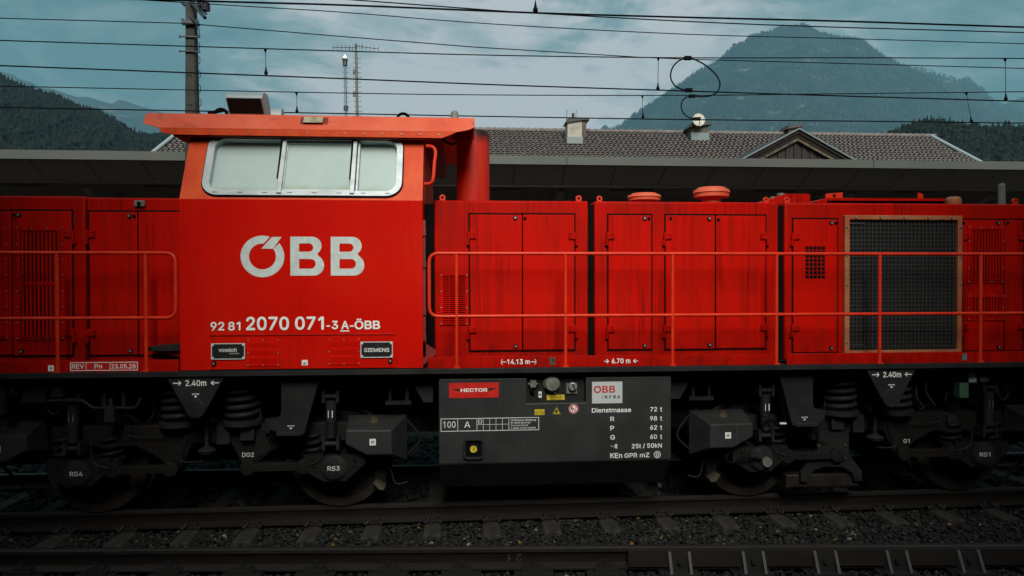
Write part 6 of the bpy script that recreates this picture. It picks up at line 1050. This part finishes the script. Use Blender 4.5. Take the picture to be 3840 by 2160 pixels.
for (xa, ya), (xb, yb) in (((570, 0), (600, 185)), ((670, 60), (680, 270))):
    p, q = at3('m', xa, ya, YM-.55), at3('m', xb, yb, YM-.55); b = MB(); d = q-p
    for i in range(6): c = p+d*(i+.5)/7; b.lathe([(.03, -.035), (.095, -.012), (.095, .0), (.03, .03)], c, n=18)
    b.cyl(p+(p-q).normalized()*.2, q, .02, n=10); b.build('insulator', 'porcelain', mast)
for i in range(8):
    b = MB(); z = at('m', 490, 655, YM)[1]-i*(at('m', 490, 655, YM)[1]-at('m', 505, 980, YM)[1]); xx = sc_(x2, x2b, z); b.tube(arc_path([(xx-.02, YM+.2, z+.08), (xx+.045, YM+.2, z+.08), (xx+.045, YM+.2, z-.08), (xx-.02, YM+.2, z-.08)], .03, 3), .01, 6); b.build('step_iron', 'mastmetal', mast)
b = MB()
for i in range(7):
    z = ztp-1.0-i*.68
    for fx in (.32, .62): xx = sc_(x0, x0b, z); w = sc_(x1, x1b, z)-xx; b.cyl((xx+w*fx, YM-.002, z), (xx+w*fx, YM-.012, z), .016, n=10)
b.build('bolt_holes', 'gap', mast)
p = at3('m', 300, 505, YM-.05); b = MB(); b.box(p.x-.16, p.x+.2, YM-.09, YM-.004, p.z-.06, p.z+.05); b.build('clamp_bar', 'mastmetal', mast)

# two tube masts behind the station
YQ = 31.0
def tube_mast(label, xa, ya, xb, yb, w, m_, steps, side):
    a, c = at3('y', xa, ya, YQ), at3('y', xb, yb, YQ); th = thing('antenna_mast', label, 'mast', 'tube masts'); b = MB(); r = w*.21401/FPX*39/2
    d = (c-a)*(1/(c.z-a.z)); foot = a+d*(-.25-a.z); b.cyl(foot, a, r*1.15, r*.92, n=16); b.build('tube', m_, th)
    for y, yy_ in steps:
        b = MB(); p = a+d*(at('y', xa, y, YQ)[1]-a.z)
        l, q = (.07, .15) if side else (.07, .11)
        b.cyl((p.x-r-l, p.y, p.z), (p.x+r+q, p.y, p.z), .012, n=6)
        if side: b.cyl((p.x+r+q, p.y, p.z-.01), (p.x+r+q, p.y, p.z+.03), .012, n=6); b.cyl((p.x-r-l, p.y, p.z-.01), (p.x-r-l, p.y, p.z+.03), .012, n=6)
        b.build('climbing_step', 'mastmetal', th)
    return th, a, d, r
th, a, d, r = tube_mast('brown tube mast with climbing steps and a comb antenna on top', 493, 245, 513, 1385, 48, 'mastbrown', [(365+i*84.6, 0) for i in range(13)], True)
b = MB(); b.cyl(a, at3('y', 490, 105, YQ), r*.5, n=10); b.cyl(at3('y', 492, 190, YQ), at3('y', 492, 130, YQ), r*.9, n=10)
for p, q, xs in (((85, 176), (480, 182), (92, 164, 237, 310, 376, 434)), ((500, 150), (890, 205), (544, 600, 669, 742, 814, 886))):
    P0, P1 = at3('y', *p, YQ), at3('y', *q, YQ); b.cyl(P0, P1, .018, n=6)
    for x in xs: f_ = (x-p[0])/(q[0]-p[0]); c = P0+(P1-P0)*f_; h = .19 if x in (434, 544) else .145; b.cyl((c.x, c.y, c.z-h), (c.x, c.y, c.z+h), .022 if x in (376, 600) else .012, n=5)
b.build('comb_antenna', 'mastmetal', th)
for y0, y1 in ((568, 648), (952, 1040)):
    xa, xb, z0, z1 = rc('y', 445, y0, 468, y1, YQ); b = MB(); b.tube([(xa, YQ, z0), (xa, YQ, z1), (xb, YQ, z1), (xb, YQ, z0)], .025, 5, closed=True); b.box(xb, a.x+.1, YQ-.05, YQ+.05, (z0+z1)/2-.06, (z0+z1)/2+.04); b.build('dipole_box', 'mastmetal', th)
th, a, d, r = tube_mast('blue grey tube mast with white cone lamp on top, shorter of the two', 299, 450, 316, 1385, 44, 'mastblue', [(527+i*86.5, 0) for i in range(10)], False)
c = at3('y', 297, 418, YQ); b = MB(); b.lathe([(.04, -.12), (.04, -.02), (.14, .01), (.16, .05), (.16, .12), (.145, .14)], c, n=20, mi=1); b.lathe([(.145, .12), (.085, .25), (.02, .37), (0, .38)], c, n=20); b.build('cone_lamp', ['sticker', 'cap'], th)
for y in (460, 1240): p = a+d*(at('y', 300, y, YQ)[1]-a.z); b = MB(); b.cyl((p.x, p.y, p.z-.12), (p.x, p.y, p.z+.12), r*1.75, n=16); b.build('collar', 'mastmetal', th)

# ------------------------------------------------------------------ platform canopy
YF2 = 9.0; can = thing('platform_canopy', 'long grey platform canopy with dark panelled underside behind the locomotive', 'canopy')
za, zb2 = at('0', 1900, 583, YF2)[1], at('0', 1900, 615, YF2)[1]
b = MB(); b.box(-26, 30, YF2, YF2+.12, zb2, za); b.box(-26, 30, YF2+.121, 15.4, za-.14, za-.03); b.build('fascia', 'fascia', can, smooth=0)
b = MB()
for u, v in (('2', 1702), ('3', 1442)): xx = at(u, v, 1200, YF2)[0]; b.box(xx-.012, xx+.012, YF2-.003, YF2+.002, zb2, za)
b.build('fascia_joint', 'slab', can, smooth=0)
w_ = .74; sp_ = .53*w_; b = MB(); jx = at('2', 1303, 1240, YF2)[0]; jp = at('3', 285, 1258, YF2)[0]-at('2', 2085, 1245, YF2)[0]
b.add([(-26, YF2+.12, zb2+.02), (30, YF2+.12, zb2+.02), (30, YF2+.12+w_, zb2+.02-sp_), (-26, YF2+.12+w_, zb2+.02-sp_), (-26, YF2+.12, zb2+.06), (30, YF2+.12, zb2+.06), (30, YF2+.12+w_, zb2+.06-sp_), (-26, YF2+.12+w_, zb2+.06-sp_)],
      [(0, 1, 2, 3), (7, 6, 5, 4), (0, 4, 5, 1), (1, 5, 6, 2), (2, 6, 7, 3), (3, 7, 4, 0)])
for i in range(-20, 24):
    xx = at('2', 1700, 1300, YF2)[0]+i*1.27
    b.add([(xx-.008, YF2+.125, zb2+.014), (xx+.008, YF2+.125, zb2+.014), (xx+.008, YF2+.12+w_, zb2+.014-sp_), (xx-.008, YF2+.12+w_, zb2+.014-sp_)], [(0, 1, 2, 3)], 1)
b.build('soffit', ['soffit', 'gap'], can, smooth=0)
zc = zb2-sp_+.02; b = MB(); b.box(-26, 30, YF2+.12+w_, YF2+.3+w_, zc-.06, zc+.3)
for i in range(10): b.box(-26, 30, YF2+1.75+i*.45, YF2+2.12+i*.45, zc+.12+.002*(i % 2), zc+.2)
b.build('ceiling', 'soffit2', can, smooth=0)
for k, x in (('0', 90), ('0', 640), ('2', 1210), ('2', 2190), ('3', 690), ('3', 1740)):
    c = at3(k, x, 700 if k == '0' else 1400, YF2+2.2); b = MB(); b.box(c.x-.62, c.x+.62, c.y-.06, c.y+.06, zc+.02, zc+.1); b.box(c.x-.6, c.x+.6, c.y-.04, c.y+.04, zc+.005, zc+.02, 1); b.build('strip_light', ['soffit2', 'lamp'], can, smooth=0)
for k, x, y in (('0', 330, 690), ('0', 1210, 690), ('2', 1650, 1345), ('3', 1250, 1370), ('0', 3700, 690)):
    c = at3(k, x, y, YF2+1.5); b = MB(); b.cyl((c.x, 12.3, .55), (c.x, 12.3, zc), .13, n=16); b.prismx([(YF2+1.3, zc-.05), (YF2+1.3, zc-.12), (12.3, zc-1.1), (12.3, zc-.5)], c.x-.1, c.x+.1); b.build('column', 'soffit2', can)
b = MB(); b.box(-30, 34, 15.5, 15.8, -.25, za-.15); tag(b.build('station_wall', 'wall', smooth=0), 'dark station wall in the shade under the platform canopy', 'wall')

# ------------------------------------------------------------------ station building with tiled roof
YG, SL = 27.0, math.tan(R(31)); bd = thing('station_building', 'long building with brown tiled hip roof behind the platform canopy', 'building')
zr = at('2', 1300, 985, YG)[1]; pr_ = lambda k, x, y: hit(k, x, y, (0, YG, zr), (0, 1, -1/SL))
hl0, hl1 = hit('1', 1340, 1010, (0, YG, zr), (0, 1, -1/SL)), pr_('1', 1190, 1130); hr0, hr1 = pr_('3', 1845, 1016), pr_('3', 2198, 1204)
def on(a, c, Y): f_ = (Y-a.y)/(c.y-a.y); return a.x+(c.x-a.x)*f_
rowY = lambda Y: (on(hl0, hl1, Y), on(hr0, hr1, Y))
YE = 19.5; nrow = 34; ny = (YG-YE)/nrow; tw = .235; V, F, G_ = [], [], []
for r_ in range(nrow):
    ya, yb_ = YG-(r_+1)*ny, YG-r_*ny; xl, xr = rowY((ya+yb_)/2); off = .5*tw*(r_ % 2)*.3
    i0, i1 = math.ceil(xl/tw), math.floor(xr/tw)
    for i in range(i0, i1):
        X = i*tw+off; prof = ((0, 0), (.25, .045), (.5, .065), (.78, .03), (1, 0))
        o0 = len(V)
        for fx, hx in prof:
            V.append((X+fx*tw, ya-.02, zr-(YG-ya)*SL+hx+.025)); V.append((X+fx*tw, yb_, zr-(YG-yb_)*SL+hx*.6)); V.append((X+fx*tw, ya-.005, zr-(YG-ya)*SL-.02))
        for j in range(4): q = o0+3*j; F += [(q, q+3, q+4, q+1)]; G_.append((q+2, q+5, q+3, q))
b = MB(); b.v = V; b.f = F+G_; b.m = [0]*len(F)+[3]*len(G_)  # riser faces painted black as the shadow under each tile lip
xl, xr = rowY(YG); xle, xre = rowY(YE)
b.add([(xl, YG, zr-.04), (xr, YG, zr-.04), (xre, YE, zr-(YG-YE)*SL-.04), (xle, YE, zr-(YG-YE)*SL-.04), (xre, 2*YG-YE, zr-(YG-YE)*SL-.04), (xle, 2*YG-YE, zr-(YG-YE)*SL-.04)], [(0, 1, 2, 3), (1, 0, 5, 4), (1, 4, 2), (0, 3, 5)])
x = xl
while x < xr: b.cyl((x, YG, zr+.02), (x+.36, YG, zr+.045), .1, .12, n=10, mi=1); x += .34
rnd = random.Random(2)
for r_ in range(2, nrow, 1):
    Y = YG-(r_+.4)*ny; a, c = rowY(Y); X = a+.6+(r_ % 4)*.48+rnd.uniform(0, .2)
    while X < c-.3: z = zr-(YG-Y)*SL; b.box(X-.035, X+.035, Y-.03, Y+.03, z+.03, z+.115, 2); X += 1.9
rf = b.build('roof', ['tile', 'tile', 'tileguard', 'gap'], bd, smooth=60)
for a, c in ((hl0, hl1), (hr0, hr1)):
    d = (c-a); p = a+d*((YG-a.y)/d.y); q = a+d*((YE-a.y)/d.y); b = MB(); b.tube([p+Vector((0, 0, .06)), q+Vector((0, 0, .06))], .085, 8); b.build('hip_edge', 'paleedge', rf)
b = MB(); zev = zr-(YG-YE)*SL; b.box(xle+.6, xre-.6, YE+.6, 2*YG-YE-.6, -.25, zev+.2); b.build('wall', 'wall', bd, smooth=0)
# chimneys
def chimney(k, x0, x1, yt, yb, Y, dep, m_, cap, flash, label):
    X0, X1, Z0, Z1 = rc(k, x0, yt, x1, yb, Y); b = MB(); b.box(X0, X1, Y, Y+dep, Z0-1.2, Z1); ch = b.build('chimney', m_, rf, smooth=0, label=label)
    b = MB(); e = cap; b.add([(X0-e, Y-e, Z1-.16), (X1+e, Y-e, Z1-.0), (X1+e, Y+dep+e, Z1-.0), (X0-e, Y+dep+e, Z1-.16), (X0, Y-e*.8, Z1+.06), (X1+e, Y-e*.8, Z1+.11), (X1+e, Y+dep+e, Z1+.11), (X0, Y+dep+e, Z1+.06)], [(3, 2, 1, 0), (4, 5, 6, 7), (0, 1, 5, 4), (1, 2, 6, 5), (2, 3, 7, 6), (3, 0, 4, 7)]); b.build('chimney_cap', 'slab', rf, smooth=0)
    if flash: b = MB(); b.box(X0-.04, X1+.04, Y-.05, Y+dep+.04, Z0-.3, Z0+flash); b.build('flashing', 'zinc', rf, smooth=0)
    return X0, X1, Z0, Z1
X0, X1, Z0, Z1 = chimney('c', 195, 412, 200, 465, 25.3, .8, 'render', .1, .02, 'pale rendered chimney with a brick neighbour')
x0, x1, z0, z1 = rc('c', 413, 208, 478, 365, 26.2); b = MB(); b.box(x0-.2, x1, 26.2, 26.9, z0-1, z1); b.build('chimney', 'brick', rf, smooth=0)
b = MB(); b.box(x0-.2, x1+.14, 26.1, 27, z1, z1+.12); b.build('chimney_cap', 'slab', rf, smooth=0)
x0, x1, z0, z1 = rc('c', 258, 100, 298, 180, 25.6); b = MB(); b.cyl(((x0+x1)/2, 25.6, z0-.2), ((x0+x1)/2, 25.6, z1), (x1-x0)/2, n=14)
for x in (186, 324): p = at3('c', x, 50, 25.6); b.cyl((p.x-.03, p.y, Z1-.1), p, .014, n=5)
b.build('flue_pipe', 'slab', rf)
X0, X1, Z0, Z1 = chimney('c', 2070, 2318, 270, 455, 26.0, .9, 'brick', .16, .2, 'brick chimney carrying the satellite dish')
chimney('g', 665, 778, 190, 268, 26.6, .8, 'brick', .14, 0, 'short brick chimney behind the gable')
# gable dormer of dark boards
Yd = 19.2; gp = lambda x, y, Y=Yd: at('g', x, y, Y); ap = gp(757, 210); lb = gp(225, 500); rb = gp(1282, 500)
slL = (ap[1]-lb[1])/(ap[0]-lb[0]); slR = (ap[1]-rb[1])/(rb[0]-ap[0]); sl_ = (slL+slR)/2; hw = 5.6
th_ = .36
b = MB(); zl_ = lambda dx: ap[1]-sl_*dx
b.prism([(ap[0], ap[1]), (ap[0]+hw, zl_(hw)), (ap[0]+hw, zl_(hw)-.045), (ap[0], ap[1]-.045), (ap[0]-hw, zl_(hw)-.045), (ap[0]-hw, zl_(hw))], Yd-.05, YG-1.0, 0); gb = b.build('gable_roof', 'slab', bd, smooth=0)
b = MB(); b.prism([(ap[0], ap[1]+.012), (ap[0]+hw, zl_(hw)+.012), (ap[0]+hw, zl_(hw)-.05), (ap[0], ap[1]-.05), (ap[0]-hw, zl_(hw)-.05), (ap[0]-hw, zl_(hw)+.012)], Yd-.09, Yd-.052); b.build('verge_strip', 'zinc', bd, smooth=0)
def band(o0, o1, y0, y1, m_, nm):
    b = MB(); b.prism([(ap[0], ap[1]-o0), (ap[0]+hw, zl_(hw)-o0), (ap[0]+hw, zl_(hw)-o1), (ap[0], ap[1]-o1), (ap[0]-hw, zl_(hw)-o1), (ap[0]-hw, zl_(hw)-o0)], y0, y1); b.build(nm, m_, bd, smooth=0)
band(.046, .2, Yd-.02, Yd+.05, 'wooddark', 'barge_board'); band(.2, .36, Yd+.03, Yd+.1, 'wooddark', 'barge_board'); band(.36, .48, Yd+.05, Yd+.14, 'woodpale', 'barge_trim')
b = MB(); zbm = zl_(hw)-.8
for i in range(-26, 27):
    xx = ap[0]+i*.17; zt_2 = zl_(abs(i)*.17+.08)-.42; b.box(xx-.075, xx+.075, Yd+.2+(.03 if i % 2 else 0), Yd+.3, zbm-.5, zt_2)
b.box(ap[0]-4.4, ap[0]+4.4, Yd+.31, Yd+.5, zbm-2, zl_(4.4)-.42); b.build('board_wall', 'wood', bd, smooth=0)
# dish
Y = 25.6; c = at3('c', 2177, 195, Y); r = 99*.24845/FPX*33.7; b = MB(); n = 36; prof = [(r, 0), (r*.98, -.02), (r*.8, .06), (r*.5, .13), (r*.2, .17), (.01, .18)]
b.lathe([(q, -h) for q, h in prof], (0, 0, 0), 'y', n); b.v = [(c.x+p[0], c.y+p[1], c.z+p[2]+p[1]*.3) for p in b.v]
ds = thing('satellite_dish', 'round pale satellite dish mounted on the brick chimney', 'satellite dish'); b.build('reflector', 'dish', ds)
p = at3('c', 2172, 300, Y-.3); b = MB(); b.cyl((p.x, Y-.45, p.z+.1), (p.x, Y-.45, c.z-.05), .02, n=6); b.box(p.x-.05, p.x+.05, Y-.5, Y-.4, c.z-.08, c.z+.02); b.cyl((p.x, Y-.45, p.z+.1), (p.x, Y+.1, p.z-.02), .02, n=6); b.cyl((c.x, Y+.1, c.z-.3), (c.x, 26.1, c.z-.4), .04, n=8); b.build('feed_arm', 'mastmetal', ds)

# ------------------------------------------------------------------ hills, mountains, forest
def ridge(sil, Y):
    P = [at3(*q, Y) for q in sil]; return np.array([p.x for p in P]), np.array([p.z for p in P])
def fbm(x, y, s, seed, o=5):
    r = np.random.default_rng(seed); v = 0; a = 1
    for i in range(o):
        for _ in range(3):
            th_ = r.uniform(0, 6.28); v = v+a*np.sin((x*np.cos(th_)+y*np.sin(th_))/s*6.28+r.uniform(0, 6.28))/3
        a *= .5; s *= .47
    return v
def hill(name, sil, Y, y0, nx, nd, amp, m_, seed, p=1.1, back=1.12):
    X, Z = ridge(sil, Y); xs = np.linspace(X[0], X[-1], nx); zs = np.interp(xs, X, Z); t_ = np.linspace(0, back, nd); vs = []
    def H(xq, tq):
        zq = np.interp(xq*Y/(y0+(Y-y0)*np.clip(tq, 0, 1)), X, Z)
        up = np.clip(tq, 0, 1)**p; dn_ = np.clip(tq-1, 0, 9)
        return -.3+(zq+.3)*up*(1-dn_*.9)+amp*fbm(xq, y0+(Y-y0)*tq, amp*9, seed)*np.clip(np.minimum(tq*3, (1-np.minimum(tq, 1))*6), 0, 1)
    for q in t_: xx = xs*(y0+(Y-y0)*q)/Y; vs.append(np.stack([xx, np.full(nx, y0+(Y-y0)*q), H(xx, np.full(nx, q))], -1))
    V = np.concatenate(vs); idx = np.arange(nx*nd).reshape(nd, nx); a, b_, c, d = idx[:-1, :-1].ravel(), idx[:-1, 1:].ravel(), idx[1:, 1:].ravel(), idx[1:, :-1].ravel()
    F = np.concatenate([np.stack([a, b_, c], -1), np.stack([a, c, d], -1)]); mass(name, V, F, [m_], 'structure', True)
    return X, Z, H
def conifers(P, h, w):
    n = len(P); k = 7; V, F = [], []; base = 0
    ang = np.arange(k)*2*np.pi/k
    for lo, hi, ww in ((.05, .5, 1.0), (.3, .75, .72), (.55, 1.0, .46)):
        r = (w*ww)[:, None]*rng_.uniform(.65, 1.2, (n, k)); a = ang[None]+rng_.uniform(0, 6.28, (n, 1))
        ring = np.stack([P[:, 0:1]+r*np.cos(a), P[:, 1:2]+r*np.sin(a), P[:, 2:3]+(h*lo)[:, None]*rng_.uniform(.8, 1.2, (n, k))], -1)
        tip = np.stack([P[:, 0]+w*rng_.uniform(-.1, .1, n), P[:, 1], P[:, 2]+h*hi], -1)[:, None]
        V.append(np.concatenate([ring, tip], 1).reshape(-1, 3)); i = np.arange(k)
        f = np.stack([i, (i+1) % k, np.full(k, k)], -1)[None]+(k+1)*np.arange(n)[:, None, None]; F.append(f.reshape(-1, 3)+base); base += n*(k+1)
    return np.concatenate(V), np.concatenate(F)
def wood(label, info, Y, y0, n, h0, h1, mix, tmin=.15, ridge_n=0, xr=None):
    X, Z, H = info; t_ = 1-(1-tmin)*rng_.uniform(0, 1, n)**1.3; x = rng_.uniform(xr[0] if xr else X[0], xr[1] if xr else X[-1], n)
    if ridge_n: t_[:ridge_n] = rng_.uniform(.985, 1.0, ridge_n)
    yq = y0+(Y-y0)*t_; x = x*yq/Y; P = np.stack([x, yq, H(x, t_)-.3], -1); h = rng_.uniform(h0, h1, n)
    cf = rng_.uniform(0, 1, n) < mix; V1, F1 = conifers(P[cf], h[cf]*1.15, h[cf]*.24); q = P[~cf].copy(); q[:, 2] += h[~cf]*.35
    if len(q):
        parts = []
        for _ in range(3): parts.append(q+rng_.normal(0, 1, q.shape)*(h[~cf]*.2)[:, None]*np.array((1, 1, .8)))
        V2, F2 = blobs(np.concatenate(parts), np.tile(h[~cf]*.27, 3), .4, (1, 1, 1.05)); V1, F1 = np.concatenate([V1, V2]), np.concatenate([F1, F2+len(V1)])
    o = mass('forest', V1, F1, ['crown']); o['label'] = label
S1 = lambda P, d=0: [('1', x, y+d) for x, y in P]
lh = hill('wooded_hill', S1(((-900, 280), (-400, 450), (0, 575), (100, 622), (200, 660), (400, 722), (600, 802), (800, 872), (900, 938), (1050, 1012), (1150, 1026), (1300, 1016), (1600, 1030), (2400, 1120)), 32), 700, 260, 90, 40, 5, 'hill', 1)
wood('dark conifer forest covering the slope on the left', lh, 700, 260, 9500, 4.5, 9, .6, .12, 600)
S3 = lambda P, d=0: [('3', x, y+d) for x, y in P]
rh = hill('wooded_hill', S3(((1100, 1140), (1450, 1060), (1560, 1020), (1700, 955), (1800, 928), (1950, 910), (2100, 938), (2300, 975), (2450, 955), (2576, 975), (3000, 960), (3800, 1000)), 40), 430, 200, 70, 36, 3, 'hill', 2)
wood('dark mixed wood on the low hill beyond the roof end', rh, 430, 200, 4600, 4, 8, .45, .1, 350)
mt = hill('mountain', [('2', 1500, 1300), ('2', 1900, 1060), ('2', 2020, 985), ('2', 2100, 950), ('2', 2200, 872), ('2', 2400, 742)]+S3(((0, 612), (100, 533), (200, 485), (280, 442), (380, 332), (470, 303), (505, 262), (600, 237), (680, 217), (740, 187), (800, 196), (850, 188), (890, 171), (940, 182), (1030, 236), (1065, 242), (1200, 272), (1300, 271), (1360, 290), (1430, 350), (1530, 412), (1650, 474), (1900, 610), (2100, 760), (2400, 980), (2700, 1180)), 12), 6000, 3000, 320, 120, 85, 'mount', 3)
mt2 = hill('mountain', S3(((900, 900), (1300, 640), (1560, 490), (1700, 492), (1800, 505), (1900, 535), (2000, 562), (2100, 598), (2140, 566), (2200, 612), (2280, 672), (2350, 752), (2480, 800), (2576, 850), (3000, 1100)), 12), 6700, 4500, 200, 70, 80, 'mount', 5)
wood('hazy forest on the big mountain', mt, 6000, 3000, 14000, 14, 28, 1.0, .1, 900, (mt[0][1], mt[0][-2]))
wood('hazy forest on the right shoulder of the mountain', mt2, 6700, 4500, 4000, 14, 28, 1.0, .3, 500)
hill('mountain', S1(((-1500, 300), (-400, 480), (0, 530), (100, 552), (150, 592), (250, 616), (280, 650), (400, 666), (500, 700), (580, 726), (620, 720), (680, 726), (740, 750), (800, 766), (845, 780), (880, 746), (905, 742), (950, 756), (1030, 786), (1100, 806), (1200, 836), (1300, 872), (1500, 960), (2000, 1120), (3000, 1300))), 7200, 5000, 160, 40, 30, 'mount', 7)
hill('mountain', [('2', 1700, 1150), ('2', 1880, 1020), ('2', 1960, 965), ('2', 1985, 938), ('2', 2005, 945), ('2', 2030, 985), ('2', 2200, 1100)], 7450, 7000, 40, 20, 20, 'mount', 8)
hill('mountain', S3(((2300, 900), (2450, 770), (2576, 725), (3000, 640), (4000, 900))), 7400, 6600, 40, 20, 20, 'mount', 9)

# ------------------------------------------------------------------ haze
hb = MB(); hb.box(-7000, 7000, -55, 7600, -1.3, 2400); hz_ = hb.build('haze', 'ground', smooth=0); hz_.data.materials.clear()
hm = bpy.data.materials.new('valley_haze'); hm.use_nodes = True; t = hm.node_tree; t.nodes.clear(); o_ = t.nodes.new('ShaderNodeOutputMaterial'); v_ = t.nodes.new('ShaderNodeVolumePrincipled')
v_.inputs['Color'].default_value = (.25, .54, .68, 1); v_.inputs['Density'].default_value = .0001; t.links.new(v_.outputs[0], o_.inputs['Volume']); hz_.data.materials.append(hm); hz_['kind'] = 'stuff'

# every thing's empty goes to the middle of its base
bpy.context.view_layer.update()
for e_ in [o for o in S.objects if o.type == 'EMPTY' and not o.parent]:
    pts = [o.matrix_world @ Vector(c) for o in e_.children_recursive if o.type == 'MESH' for c in o.bound_box]
    if not pts: continue
    e_.location = ((min(p.x for p in pts)+max(p.x for p in pts))/2, (min(p.y for p in pts)+max(p.y for p in pts))/2, min(p.z for p in pts))
    for c in e_.children: c.matrix_parent_inverse = Matrix.Translation(-e_.location)
